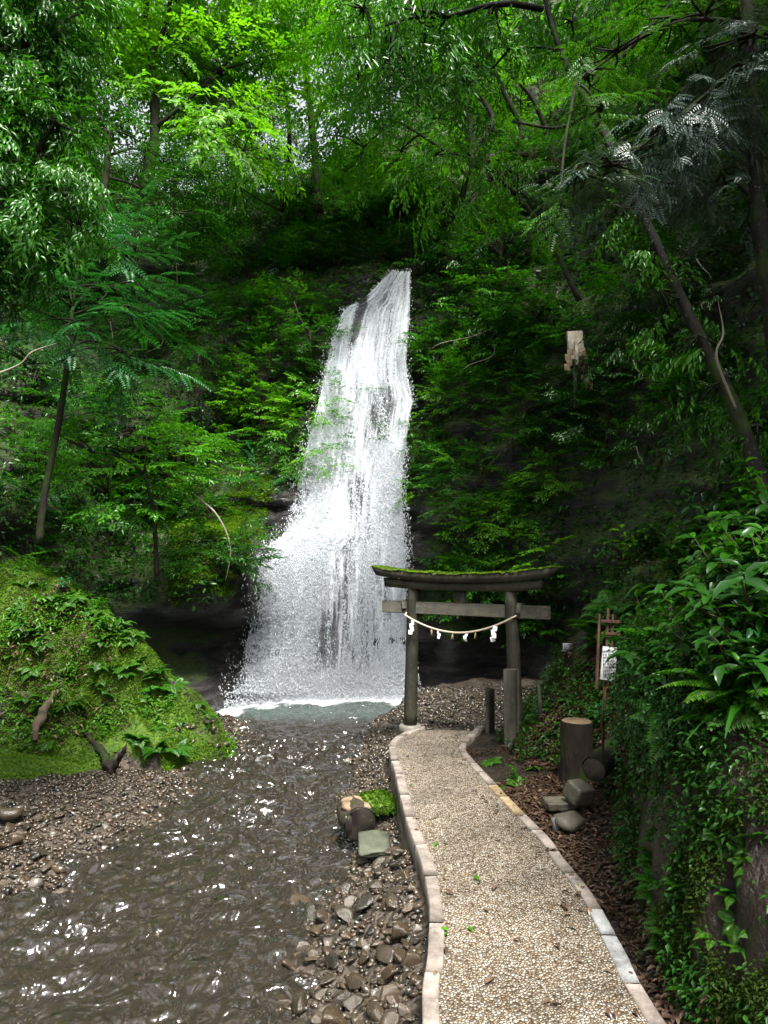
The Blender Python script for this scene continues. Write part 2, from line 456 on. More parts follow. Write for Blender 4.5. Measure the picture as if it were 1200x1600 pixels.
def water_mat():
    t = NT('stream_water'); co = t.coord()
    foam_sheen = t.attr('foam_sheen'); deep = t.attr('deep')
    h = t.math('ADD', t.math('MULTIPLY', t.noise(t.map(co, (1, 0.7, 1), (0, 0, 0.3)), 4.2, 2, 0.45, 1.8), 1.0), t.math('MULTIPLY', t.noise(t.map(co, (1, 0.6, 1), (0, 0, 0.3)), 16, 1, 0.4, 0.8), 0.16))
    bp = t.bump(h, 1.0, 0.125)
    gl = t.n('ShaderNodeBsdfGlossy'); gl.inputs['Roughness'].default_value = 0.14; gl.inputs['Color'].default_value = (1, 1, 1, 1)
    t.l(bp, gl.inputs['Normal'])
    tr = t.n('ShaderNodeBsdfTransparent'); t.l(t.mix(deep, (0.55, 0.48, 0.38), (0.4, 0.46, 0.38)), tr.inputs[0])
    df = t.n('ShaderNodeBsdfDiffuse'); t.l(t.mix(deep, (0.062, 0.052, 0.041), (0.06, 0.085, 0.075)), df.inputs[0])
    body = t.mixsh(t.math('ADD', 0.32, t.math('MULTIPLY', deep, 0.5), clamp=True), tr.outputs[0], df.outputs[0])
    fr = t.n('ShaderNodeFresnel'); fr.inputs['IOR'].default_value = 1.75; t.l(bp, fr.inputs['Normal'])
    sh = t.mixsh(fr.outputs[0], body, gl.outputs[0])
    wt = t.bsdf((0.82, 0.85, 0.87), 0.4, 0.4, bp)
    fo = t.math('SUBTRACT', t.math('MULTIPLY', foam_sheen, 1.45), t.noise(t.map(co, (1, 0.5, 1), (0, 0, .4)), 34, 7, 0.85, 1.0))
    return t.done(t.mixsh(t.ramp(fo, [(0.0, 0.0), (0.35, 1.0)]), sh, wt))
M['water'] = water_mat()

def fall_mat():
    t = NT('fall_sheet')
    a = t.n('ShaderNodeAttribute'); a.attribute_name = 'fu'
    b = t.n('ShaderNodeAttribute'); b.attribute_name = 'fv'
    d = t.attr('dens')
    c = t.n('ShaderNodeCombineXYZ'); t.l(a.outputs['Fac'], c.inputs[0]); t.l(b.outputs['Fac'], c.inputs[1])
    s1 = t.noise(t.map(c.outputs[0], (30, 3.2, 1)), 1.0, 7, 0.7, 0.8)
    s2 = t.noise(t.map(c.outputs[0], (90, 42, 1)), 1.0, 5, 0.75, 0.5)
    f = t.math('ADD', t.math('MULTIPLY', s1, 1.15), t.math('MULTIPLY', s2, 0.3))
    f = t.math('ADD', f, t.math('SUBTRACT', d, 1.05))
    al = t.ramp(f, [(0.0, 0.12), (0.28, 0.97)])
    wt = t.bsdf((0.8, 0.83, 0.87), 0.5, 0.3, t.bump(s2, 0.6, 0.05))
    tr = t.n('ShaderNodeBsdfTransparent')
    return t.done(t.mixsh(al, tr.outputs[0], wt))
M['fall'] = fall_mat()
def drop_mat():
    t = NT('water_drops')
    p = t.bsdf((0.76, 0.79, 0.83), 0.35, 0.4)
    tl = t.n('ShaderNodeBsdfTranslucent'); tl.inputs[0].default_value = (0.9, 0.93, 0.96, 1)
    return t.done(t.mixsh(0.35, p, tl.outputs[0]))
M['drop'] = drop_mat()

# ------------------------------------------------------------------ terrain: gorge wall (azimuth, height)
_TH = [-115, -90, -60, -40, -28, -20, -13, -8, 0, 4, 8, 14, 20, 28, 40, 60, 90, 115]
_D0 = [9, 9, 9, 9.2, 9.6, 10.6, 11.7, 12.0, 11.95, 11.9, 11.5, 10.6, 9.6, 8.0, 6.6, 5.6, 5.0, 5.0]
_K1 = [.7, .7, .7, .72, .72, .66, .42, .26, .2, .2, .2, .2, .2, .25, .3, .4, .5, .5]
_ZK = [3, 3, 3, 3, 3, 3.6, 5.5, 6.6, 7.6, 7.6, 7.2, 6.8, 6.0, 5.0, 4.0, 3.5, 3, 3]
_K2 = [.9, .9, .9, .9, .85, .85, .85, .85, .8, .75, .7, .65, .6, .6, .6, .7, .8, .8]
_RZ = [14, 14, 14, 14, 14.0, 12.6, 12.0, 12.2, 14.0, 17, 19, 21, 21, 20, 18, 14, 12, 12]
def D_smooth(thd, z):
    thd = np.asarray(thd, float); z = np.asarray(z, float)
    i = lambda t: np.interp(thd, _TH, t)
    zz = np.maximum(z, -0.5)
    rz = i(_RZ)
    ex = np.maximum(zz - rz, 0); zz = np.minimum(zz, rz)
    zk = i(_ZK)
    d = i(_D0) + i(_K1) * np.minimum(zz, zk) + i(_K2) * np.maximum(zz - zk, 0) + ex * 0.0
    # mossy rock shelf and dark undercut beside the fall, left
    g = np.exp(-((thd + 14.5) / 4.2) ** 2)
    d = d - g * (1.25 * sstep(0.75, 1.15, z) * (1 - sstep(1.75, 2.6, z)) + 0.35 * sstep(-0.6, 0.0, z) * (1 - sstep(2.6, 3.6, z)) - 0.5 * sstep(0.1, 0.4, z) * (1 - sstep(0.75, 1.1, z)))
    # rocky spur at the right foot of the fall
    g2 = np.exp(-((thd - 5.2) / 2.4) ** 2)
    d = d - g2 * (0.6 * (1 - sstep(2.2, 3.4, z)))
    return d

def hill_point(thd, z):
    d = D_smooth(thd, z)
    th = np.radians(thd)
    P = xyz(d * np.sin(th), d * np.cos(th), z)
    near_fall = np.exp(-((thd + 4.2) / 6.0) ** 2) * (z < 8.5)
    amp = 1 - 0.72 * near_fall
    n = fbm(P, 0.45, 4, 3) * 0.75 * amp + fbm(P * np.array([1, 1, 2.4]), 1.6, 4, 9) * 0.2 * (0.4 + 0.6 * amp)
    # horizontal ledges
    lay = vnoise(P * np.array([0.35, 0.35, 2.6]) + 5, 21)
    n = n + 0.22 * np.abs(lay) * (0.35 + 0.65 * amp)
    rk_ = np.exp(-((thd + 4.5) / 13.0) ** 6) * (1 - sstep(2.6, 4.0, z))
    st_ = vnoise(P * np.array([1.1, 1.1, 7.0]) + 9, 25); n = n + rk_ * (.11 * np.sign(st_) * np.abs(st_) ** .5 + .07 * vnoise(P * np.array([5, 5, 14.0]), 26) + .12 * np.abs(vnoise(P * np.array([2.3, 2.3, 1.2]), 27)))
    d = d - n
    return xyz(d * np.sin(th), d * np.cos(th), z)

ths = np.concatenate([np.arange(-115, -36, 1.5), np.arange(-36, 36, 0.3), np.arange(36, 115.1, 1.5)])
zs = np.concatenate([np.arange(-0.75, 9, 0.06), np.arange(9, 21.5, 0.25)])
TH, ZZ = np.meshgrid(ths, zs, indexing='ij')
rz_ = np.interp(TH, _TH, _RZ)
PH = hill_point(TH, np.minimum(ZZ, rz_))
ex_ = np.maximum(ZZ - rz_, 0)
PH[..., 0] += ex_ * 4 * np.sin(np.radians(TH)); PH[..., 1] += ex_ * 4 * np.cos(np.radians(TH)); PH[..., 2] += ex_ * 0.15
nT, nZ = TH.shape
ii = np.arange(nT - 1)[:, None] * nZ; jj = np.arange(nZ - 1)[None, :]
HF = np.stack([ii + jj, ii + nZ + jj, ii + nZ + jj + 1, ii + jj + 1], -1).reshape(-1, 4)
HV = PH.reshape(-1, 3)
wet_ = np.exp(-((TH + 4.0) / 7.8) ** 6) * (1 - sstep(2.4, 4.2, ZZ + 0.5 * fbm(PH, 0.8, 3, 5))) + 0.9 * (1 - sstep(0.2, 0.7, ZZ + 0.3 * fbm(PH, 1.5, 3, 6))) * (np.abs(TH) < 18) + 0.8 * np.exp(-((TH + 4.2) / 4.5) ** 4) * (ZZ < 7.4)
tag(mesh_obj('hillside', HV, HF, M['hill'], smooth=True, attrs={'wet': np.clip(wet_, 0, 1).ravel()}), kind='structure')

def sample_faces(V, Fq, n, mask=None, rng=RNG):
    Fq = Fq if mask is None else Fq[mask]
    a, b, c, d = (V[Fq[:, k]] for k in range(4))
    N = np.cross(c - a, d - b); A = np.linalg.norm(N, axis=1)
    idx = rng.choice(len(Fq), n, p=A / A.sum())
    u, v = rng.random((2, n, 1))
    P = (a[idx] * (1 - u) + b[idx] * u) * (1 - v) + (d[idx] * (1 - u) + c[idx] * u) * v
    return P, norm(N[idx])

def hit_hill(px, py):
    d = ray(px, py); d = d / math.hypot(d[0], d[1])
    thd = math.degrees(atan2(d[0], d[1]))
    r = np.arange(3, 60, 0.04)
    z = CAM[2] + d[2] * r
    ok = r > np.linalg.norm(hill_point(np.full_like(r, thd), np.minimum(z, np.interp(thd, _TH, _RZ)))[:, :2], axis=1)
    k = np.argmax(ok) if ok.any() else len(r) - 1
    return CAM + d * r[k]

# ------------------------------------------------------------------ terrain: gorge floor height field
PATH_L = [atz(x, y, 0.0)[:2] for x, y in [(660, 1600), (667, 1500), (671, 1430), (667, 1390), (655, 1340), (633, 1275), (619, 1215), (610, 1160), (655, 1135)]]
PATH_R = [atz(x, y, 0.0)[:2] for x, y in [(1040, 1600), (975, 1485), (930, 1405), (905, 1372), (880, 1342), (860, 1313), (812, 1265), (775, 1225), (742, 1190), (728, 1165), (757, 1135)]]
PATH_L = [np.array([PATH_L[0][0] - 0.02, -3.0]), np.array([PATH_L[0][0] - 0.02, 1.2])] + PATH_L
PATH_R = [np.array([PATH_R[0][0] + 0.15, -3.0]), np.array([PATH_R[0][0] + 0.1, 1.2])] + PATH_R
PATH_L, PATH_R = smooth_path(PATH_L, 90), smooth_path(PATH_R, 90)
def water_z(y): return -0.47 + 0.0125 * np.asarray(y, float)
def wl(px, py):
    z = -0.4
    for _ in range(4):
        p = atz(px, py, z); z = float(water_z(p[1]))
    return p[:2]
WR = np.array([wl(x, y) for x, y in [(452, 1600), (478, 1500), (500, 1410), (545, 1365), (548, 1300), (528, 1260), (545, 1215), (562, 1150), (600, 1105), (700, 1085)]])
WL = np.array([wl(x, y) for x, y in [(-300, 1500), (0, 1400), (110, 1340), (235, 1285), (275, 1225), (262, 1195), (368, 1172), (345, 1120), (285, 1088)]])
def pxl(y): return np.interp(y, PATH_L[:, 1], PATH_L[:, 0])
def pxr(y): return np.interp(y, PATH_R[:, 1], PATH_R[:, 0])
def wxr(y): return np.interp(y, [-3] + list(WR[:, 1]) + [12], [WR[0, 0]] + list(WR[:, 0]) + [WR[-1, 0] + 3.0])
def wxl(y): return np.interp(y, [-3, 2.0] + list(WL[1:, 1]) + [12], [-7, -4.5] + list(WL[1:, 0]) + [-3.2])
MB_B = np.array([(-14, 6.6), (-4.6, 7.05), (-3.6, 7.1), (-2.9, 7.1), (-2.2, 7.35), (-1.66, 7.9), (-1.75, 8.5), (-2.3, 8.95), (-3.0, 9.8), (-3.4, 11), (-4, 13), (-14, 13)])
def poly_sd(x, y, Pg):
    """inside distance (positive inside)"""
    d = np.full(x.shape, 1e9); ins = np.zeros(x.shape, bool)
    n = len(Pg)
    for i in range(n):
        a, b = Pg[i], Pg[(i + 1) % n]
        e = b - a; t = np.clip(((x - a[0]) * e[0] + (y - a[1]) * e[1]) / (e @ e), 0, 1)
        d = np.minimum(d, np.hypot(x - a[0] - t * e[0], y - a[1] - t * e[1]))
        c = ((a[1] > y) != (b[1] > y)) & (x < (b[0] - a[0]) * (y - a[1]) / (b[1] - a[1] + 1e-12) + a[0])
        ins ^= c
    return np.where(ins, d, -d)

def bank_foot(y):
    return pxr(np.minimum(y, 7.6)) + np.interp(y, [-3, 2.5, 3.2, 3.9, 4.6, 5.2, 5.9, 6.6, 7.3, 8.2, 10], [.3, .12, .12, .22, .44, .8, .88, .45, .4, .9, 2.2])

def ground(x, y):
    x, y = np.broadcast_arrays(np.asarray(x, float), np.asarray(y, float))
    P = xyz(x, y, 0)
    n1 = fbm(P, 1.1, 4, 31); n2 = fbm(P, 5.0, 4, 33)
    wz = water_z(y)
    # stream bed and gravel shores
    dr = x - wxr(y); dl = wxl(y) - x
    bed = wz - 0.14 + 0.05 * n1 + 0.035 * n2
    right = wz - 0.02 + np.clip(dr, 0, 2) * 0.5 + 0.03 * n2
    right = np.minimum(right, -0.06 + 0.03 * n2 + 0.02 * n1)
    left = wz + 0.02 + np.clip(dl, 0, 5) * 0.17 + 0.02 * n2 + 0.02 * n1
    z = np.where(dr > 0, right, np.where(dl > 0, left, bed))
    k = sstep(-0.45, 0.08, dr); z = np.where((dr < 0.08) & (dr > -1.0), bed * (1 - k) + right * k, z)
    k = sstep(-0.6, 0.05, dl); z = np.where(dl < 0.05, np.where(dr < -1, bed * (1 - k) + left * k, z), z)
    # pool in front of the fall is deeper
    z = z - 0.25 * sstep(9.6, 10.8, y) * (dr < 0.3)
    # under the path
    inp = (x > pxl(y) - 0.02) & (x < pxr(y) + 0.02) & (y < 7.6)
    z = np.where(inp, np.minimum(z, -0.05), z)
    # right side
    e = x - pxr(y)
    r_side = -0.035 + 0.1 * np.clip(e, 0, .5) + 0.015 * n2
    z = np.where((e > 0) & (y < 7.7), r_side, z)
    e2 = x - bank_foot(y)
    steep = sstep(6.2, 4.6, y)
    prof_near = np.interp(e2, [0, 0.06, 0.16, 0.3, 0.55, 1.0, 2.0, 4.0, 9], [0, 0.3, 0.8, 1.15, 1.42, 1.85, 2.7, 4.6, 8.5])
    prof_far = np.interp(e2, [0, 0.15, 0.4, 0.8, 1.4, 2.5, 9], [0, 0.22, 0.55, 1.05, 1.6, 2.6, 8.0])
    prof = prof_near * steep + prof_far * (1 - steep)
    lowr = sstep(1.8, 3.4, y)
    prof = prof * (0.55 + 0.45 * lowr)
    fade = 1 - sstep(7.6, 9.0, y) * 0.9
    zb = -0.03 + prof * fade + (n1 * 0.16 + n2 * 0.05) * sstep(0, 0.6, e2)
    z = np.where(e2 > 0, np.maximum(z, zb), z)
    # left mossy mound
    d = poly_sd(x + 0.12 * n1, y + 0.12 * n2, MB_B)
    hm = np.interp(d, [0, 0.12, 0.35, 0.65, 0.9, 1.2, 1.8, 2.8, 8], [0, 0.3, 0.46, 0.8, 1.28, 1.72, 2.02, 2.3, 3.4])
    zm = -0.36 + hm + (n1 * 0.26 + n2 * 0.12) * sstep(0, 0.5, d)
    z = np.where(d > 0, np.maximum(z, zm), z)
    return z

def gz(x, y): return float(ground(np.array([x]), np.array([y]))[0])

gx = np.concatenate([np.arange(-9, -4.6, 0.12), np.arange(-4.6, 3.2, 0.035), np.arange(3.2, 7.5, 0.12)])
gy = np.concatenate([np.arange(-3, 2.0, 0.1), np.arange(2.0, 9.2, 0.035), np.arange(9.2, 14, 0.1)])
GX, GY = np.meshgrid(gx, gy, indexing='ij')
GZ = ground(GX, GY)
GE2 = GX - bank_foot(GY)
GD = poly_sd(GX, GY, MB_B)
# overhanging lip of the right bank
bulge = np.exp(-((GZ - 1.25) / 0.33) ** 2) * sstep(0, 0.12, GE2) * sstep(1.6, 3.0, GY) * sstep(6.0, 4.8, GY)
GXX = GX - 0.17 * bulge * (1 + 0.5 * fbm(xyz(GX, GY, GZ), 1.8, 3, 77)) - 0.1 * np.abs(fbm(xyz(GX, GY, GZ * .7), 3.2, 3, 71)) * sstep(0, 0.1, GE2)
GV = xyz(GXX, GY, GZ).reshape(-1, 3)
nx, ny = GX.shape
ii = np.arange(nx - 1)[:, None] * ny; jj = np.arange(ny - 1)[None, :]
GF = np.stack([ii + jj, ii + ny + jj, ii + ny + jj + 1, ii + jj + 1], -1).reshape(-1, 4)
fc_e2 = GE2.ravel()[GF].mean(1); fc_d = GD.ravel()[GF].mean(1)
reg = np.where(fc_d > 0, 1, np.where(fc_e2 > 0, 2, 0))
n_m = fbm(GV, 1.3, 4, 55).reshape(GX.shape)
lawn = poly_sd(GX, GY, np.array([(-9, 6.0), (-3.45, 6.2), (-3.1, 6.5), (-2.7, 7.0), (-2.7, 7.3), (-9, 7.3)]))
moss_a = np.where(GD > 0, 0.62 + 0.25 * n_m, 0) + np.where(GE2 > 0, 0.36 + 0.2 * n_m - 0.25 * (GZ < 0.9) * sstep(5.2, 4.4, GY), 0) + 0.9 * sstep(-0.05, 0.15, lawn) * (GD <= 0)
brown = (GD > 0) * np.exp(-(((GX + 3.7) / 0.6) ** 2 + ((GY - 7.7) / 0.6) ** 2))
moss_a = moss_a - 0.35 * brown
litter_a = np.clip((GX > pxr(GY)) * (GY < 7.7) * 1.0 + (GD > 0), 0, 1)
att = {'moss': np.clip(moss_a, 0, 1).ravel(), 'litter': litter_a.ravel()}
for k, nm in enumerate(('ground', 'mossy_terrain', 'bank_terrain')):
    f = GF[reg == k]; used = np.unique(f); remap = np.zeros(len(GV), int); remap[used] = np.arange(len(used))
    tag(mesh_obj(nm, GV[used], remap[f], M['ground'], smooth=True, attrs={a: v[used] for a, v in att.items()}), kind='structure')
print('terrain', time.time() - T0)

# ------------------------------------------------------------------ leaves
KITE = (np.array([(0, 0, 0), (.42, -.5, .10), (1, 0, -.12), (.42, .5, .10)]), np.array([(0, 1, 2), (0, 2, 3)]))
LEAF = (np.array([(0, 0, 0), (.35, 0, .03), (.7, 0, -.02), (1, 0, -.16), (.18, .34, .08), (.48, .5, .12), (.8, .3, .02), (.18, -.34, .08), (.48, -.5, .12), (.8, -.3, .02)]),
        np.array([(0, 1, 4), (1, 5, 4), (1, 2, 5), (2, 6, 5), (2, 3, 6), (0, 7, 1), (1, 7, 8), (1, 8, 2), (2, 8, 9), (2, 9, 3)]))

class Leaves:
    def __init__(s, template=KITE): s.t = template; s.d = []
    def add(s, P, D, N, L, W, v):
        n = len(P)
        s.d.append((np.asarray(P, float), np.asarray(D, float), np.asarray(N, float), np.broadcast_to(L, (n,)), np.broadcast_to(W, (n,)), np.broadcast_to(v, (n,))))
    def count(s): return sum(len(d[0]) for d in s.d)
    def build(s, name, mat, parent=None, smooth=False):
        P, D, N, L, W, v = (np.concatenate([d[k] for d in s.d]) for k in range(6))
        D = norm(D); B = norm(np.cross(N, D)); N2 = np.cross(D, B)
        tv, tf = s.t
        V = P[:, None, :] + D[:, None, :] * (tv[None, :, 0:1] * L[:, None, None]) + B[:, None, :] * (tv[None, :, 1:2] * W[:, None, None]) + N2[:, None, :] * (tv[None, :, 2:3] * L[:, None, None])
        n, k = len(P), len(tv)
        Fc = (tf[None] + (np.arange(n) * k)[:, None, None]).reshape(-1, 3)
        return mesh_obj(name, V.reshape(-1, 3), Fc, mat, parent, smooth, attrs={'v': np.repeat(np.clip(v, 0, 1), k)})

def make_spray(kind, rng):
    """unit spray along +X, up +Z: returns P, D, N, L, W"""
    P, D, N, L, W = [], [], [], [], []
    def put(p, d, n, l, w): P.append(p); D.append(d); N.append(n); L.append(l); W.append(w)
    if kind == 'broad':
        for b in range(5):
            s0 = 0.12 + b * 0.17; side = 1 if b % 2 else -1
            ang = side * rng.uniform(0.5, 1.0) * (0 if b == 4 else 1)
            org = np.array([s0, 0, -0.12 * s0 * s0]); dr = np.array([cos(ang), sin(ang), rng.uniform(-.15, .15)])
            ln = 0.55 * (1 - 0.4 * s0)
            for i in range(7):
                t = (i + 0.7) / 7; q = org + dr * ln * t; q[2] -= 0.18 * t * t * ln
                sg = 1 if i % 2 else -1
                a2 = ang + sg * rng.uniform(.5, 1.1) * (0.2 if i == 6 else 1)
                put(q, np.array([cos(a2), sin(a2), rng.uniform(-.55, .1)]), np.array([rng.normal(0, .25), rng.normal(0, .25), 1]), rng.uniform(.13, .21), rng.uniform(.06, .095))
    elif kind == 'pinnate':
        for b in range(6):
            s0 = 0.08 + b * 0.15; side = 1 if b % 2 else -1
            ang = side * rng.uniform(0.6, 1.0) * (0 if b == 5 else 1)
            org = np.array([s0, 0, 0]); ln = 0.5 * (1 - 0.35 * s0)
            for i in range(8):
                t = (i + 1) / 8; q = org + np.array([cos(ang), sin(ang), -0.25 * t]) * ln * t
                for sg in (1, -1):
                    a2 = ang + sg * 1.05
                    put(q, np.array([cos(a2), sin(a2), -0.15]), np.array([rng.normal(0, .12), rng.normal(0, .12), 1]), rng.uniform(.1, .13) * (1.15 - 0.6 * t), 0.034)
    elif kind == 'hang':
        for b in range(5):
            s0 = 0.15 + b * 0.18; side = 1 if b % 2 else -1
            ang = side * rng.uniform(0.3, 0.9)
            org = np.array([s0, 0, -0.1 * s0])
            for i in range(6):
                t = (i + 1) / 6; q = org + np.array([cos(ang) * .3 * t, sin(ang) * .3 * t, -0.28 * t * t])
                a2 = ang + (1 if i % 2 else -1) * rng.uniform(.2, 1.0)
                put(q, np.array([cos(a2) * .7, sin(a2) * .7, rng.uniform(-1.1, -.35)]), np.array([cos(a2) * .7 + rng.normal(0, .2), sin(a2) * .7, .7]), rng.uniform(.16, .25), rng.uniform(.05, .075))
    return (np.array(P), norm(np.array(D)), norm(np.array(N)), np.array(L), np.array(W))
SPRAYS = {k: [make_spray(k, np.random.default_rng(s + 40)) for s in range(5)] for k in ('broad', 'pinnate', 'hang')}

def put_sprays(cl, kind, O, A, U, sc, rng, v0=0.5, vs=0.18, leafk=1.0):
    """O origins, A axis dirs, U approx up, sc scale"""
    A = norm(A); Sd = norm(np.cross(U, A)); U2 = np.cross(A, Sd)
    sc = np.broadcast_to(sc, (len(O),))
    pick = rng.integers(0, 5, len(O)); v0 = np.broadcast_to(v0, (len(O),))
    for k in range(5):
        m = np.nonzero(pick == k)[0]
        if not len(m): continue
        P, D, N, L, W = SPRAYS[kind][k]
        R = np.stack([A[m], Sd[m], U2[m]], 1)      # (m,3,3) rows = axes
        f = lambda X: np.einsum('lk,mkj->mlj', X, R)
        Pw = O[m][:, None, :] + f(P) * sc[m][:, None, None]
        n = len(m) * len(P)
        v = (v0[m][:, None] + rng.normal(0, vs, (len(m), len(P)))).ravel()
        cl.add(Pw.reshape(n, 3), f(D).reshape(n, 3), f(N).reshape(n, 3), (L[None] * sc[m][:, None] * leafk).ravel(), (W[None] * sc[m][:, None] * leafk).ravel(), v)

def blob_points(c, r, n, rng):
    """points in ellipsoid, denser to the shell and arranged in tiers"""
    c = np.array(c, float); r = np.array(r if np.ndim(r) else [r, r, r * 0.75], float)
    d = norm(rng.normal(size=(n, 3))); rad = rng.random(n) ** 0.45
    q = d * rad[:, None]
    tiers = 5
    q[:, 2] = (np.round(q[:, 2] * tiers) / tiers) * 0.75 + q[:, 2] * 0.25
    return c + q * r, d

def tree(name, label, cat, trunk, radii, blobs, kind, mat, leafsc, bark='bark', group=None, n_per=60, limbs=None, seed=0, twigs=True, v0=0.5, leafk=1.0, droop=0.25, template=KITE):
    rng = np.random.default_rng(seed + 100)
    base = np.array(trunk[0], float)
    root = empty(name, base)
    tag(root, label, cat, group)
    tp = smooth_path(trunk, 26)
    rr = np.interp(np.linspace(0, 1, 26), np.linspace(0, 1, len(radii)), radii)
    mb = MB(); mb.add(*tube_vf(tp - base, rr, 12, True, 0.16, seed)); br = mb; cl = Leaves(template)
    for lp, lr in (limbs or []):
        p = smooth_path(lp, 16); rl = np.interp(np.linspace(0, 1, 16), np.linspace(0, 1, len(lr)), lr)
        br.add(*tube_vf(p - base, rl, 7, True, 0.1, seed))
    nodes = [tp] + [smooth_path(lp, 16) for lp, _ in (limbs or [])]
    nodes = np.concatenate(nodes)
    for (c, r) in blobs:
        rmean = r if np.isscalar(r) else float(np.mean(r))
        n = int(n_per * (rmean / 1.0) ** 2)
        O, dd = blob_points(c, r, max(n, 8), rng)
        k = np.argmin(np.linalg.norm(nodes - np.array(c), axis=1)); st = nodes[k]
        A = dd * np.array([1, 1, 0.25]) + (norm(np.array(c) - st + 1e-6)) * 0.5 + np.array([0, 0, -droop]) + rng.normal(0, .2 if kind != 'hang' else .55, O.shape)
        put_sprays(cl, kind, O - base, A, np.array([0, 0, 1.0]) + rng.normal(0, .25, O.shape), leafsc * rng.uniform(.75, 1.25, len(O)), rng, v0, 0.16, leafk)
        if twigs:
            mid = np.array(c, float) + rng.normal(0, .1, 3)
            br.add(*tube_vf(smooth_path([st, (st + mid) / 2 + rng.normal(0, .12 * rmean, 3) + [0, 0, .1 * rmean], mid], 8) - base, np.linspace(0.035, 0.016, 8) * max(rmean, .5), 5))
            for q in O[rng.choice(len(O), min(len(O), 9), replace=False)]:
                br.add(*tube_vf(smooth_path([mid, (mid + q) / 2 + rng.normal(0, .08 * rmean, 3), q], 6) - base, np.linspace(0.014, 0.005, 6), 4, False))
    br.build('trunk', M[bark], root, True)
    if blobs: cl.build('crown', M[mat], root)
    return root

NL = 0
def gp(px, py, Y): return at(px, py, Y)
# --- the forest: each tree placed at its own distance
def blobs_at(lst): return [(at(px, py, Y), r) for px, py, Y, r in lst]

tree('forked_tree', 'dark forked tree with a bright yellow-green crown on the upper left slope', 'tree',
     [at(200, 400, 12.6), at(215, 320, 12.6), at(240, 230, 12.8), at(240, 150, 12.9), at(231, 60, 13), at(226, -60, 13)], [.14, .12, .10, .09, .07, .04],
     blobs_at([(140, 40, 12.5, 1.0), (175, 130, 13, .9), (110, 110, 12.5, .9), (205, 30, 14, 1.1), (290, 30, 13.5, 1.2), (340, 110, 13, 1.0), (300, 130, 14, 1.0), (400, 40, 13.5, 1.0), (240, -70, 13, 1.4), (380, -40, 13, 1.2), (130, -50, 12.5, 1.2), (355, 200, 12, .62), (385, 225, 12, .5), (350, 165, 12.5, .6), (270, 80, 13.5, .8), (420, 110, 13.5, .8)]),
     'broad', 'leaf_bright', 0.72, 'bark', None, 62, [([at(242, 160, 12.9), at(238, 90, 12.9), at(262, 30, 12.9), at(268, -40, 12.9)], [.07, .06, .045, .03]), ([at(240, 200, 12.8), at(290, 160, 12.8), at(340, 110, 12.9)], [.05, .035, .02])], seed=1, v0=0.62)
tree('small_leaved_tree', 'dull green small-leaved tree below the bright crown at the upper left', 'tree',
     [at(150, 380, 11.5), at(165, 280, 11.6), at(170, 200, 11.7)], [.07, .06, .03],
     blobs_at([(170, 230, 11.8, .85), (215, 250, 11.8, .8), (190, 310, 11.5, .7), (245, 300, 12, .8), (155, 180, 12, .7), (290, 330, 11.6, .7), (270, 260, 13, .6)]),
     'broad', 'leaf_mid', 0.5, 'bark', None, 62, seed=2, v0=0.3, leafk=0.8)
tree('slender_tree', 'slender dark-trunked tree on the skyline left of centre', 'tree',
     [at(497, 330, 14.5), at(492, 240, 14.5), at(484, 170, 14.6), at(476, 90, 14.8), at(480, -20, 15)], [.09, .08, .07, .06, .04],
     blobs_at([(450, 40, 15, .9), (505, 70, 15, .8), (520, -20, 15, 1.1), (440, 150, 16, .55), (520, 210, 15, .7), (470, -50, 15, 1), (545, 130, 15.5, .7)]),
     'broad', 'leaf_mid', 0.5, 'bark', None, 42, [([at(490, 190, 14.6), at(520, 140, 14.8), at(545, 80, 15)], [.05, .04, .02]), ([at(487, 160, 14.6), at(455, 140, 14.6), at(400, 150, 14.6)], [.03, .02, .012])], seed=3, v0=0.45)
tree('slender_tree', 'thin leaning tree on the skyline between the bright crown and the slender tree', 'tree',
     [at(440, 330, 14.8), at(452, 230, 14.8), at(445, 140, 15), at(430, 60, 15)], [.06, .05, .04, .02],
     blobs_at([(430, 240, 15, .5), (400, 160, 15.5, .55), (455, 300, 14, .6), (370, 300, 13.5, .6), (320, 260, 14, .45)]),
     'broad', 'leaf_mid', 0.45, 'bark', None, 48, seed=4, v0=0.4)
tree('arching_tree', 'many-stemmed dark tree arching over the slope right of the fall top', 'tree',
     [at(738, 330, 12.4), at(738, 240, 12.4), at(730, 180, 12.4), at(700, 135, 12.2), at(650, 120, 12)], [.11, .1, .085, .06, .03],
     blobs_at([(570, 60, 12, 1.0), (640, 20, 12, 1.1), (620, 110, 12, .75), (565, 150, 12.5, .8), (690, 70, 12.5, .9), (740, 100, 13, .8), (700, 0, 13, 1.1), (600, -50, 12, 1.2), (560, 230, 12.8, .7), (640, 230, 13, .7), (690, 180, 13.5, .6), (790, 60, 13.5, .9), (820, 150, 14, .8), (760, 170, 14, .6)]),
     'broad', 'leaf_bright', 0.6, 'bark', None, 50, [([at(738, 235, 12.4), at(770, 190, 12.6), at(740, 140, 12.6), at(700, 90, 12.4)], [.07, .06, .045, .02]), ([at(745, 260, 12.4), at(815, 215, 12.8), at(790, 150, 12.8), at(765, 90, 12.8)], [.07, .06, .05, .03]), ([at(745, 250, 12.4), at(850, 230, 13), at(835, 160, 13), at(800, 120, 13)], [.07, .055, .045, .02]), ([at(742, 290, 12.4), at(700, 240, 12.2), at(640, 200, 12)], [.05, .035, .015])], seed=5, v0=0.42)
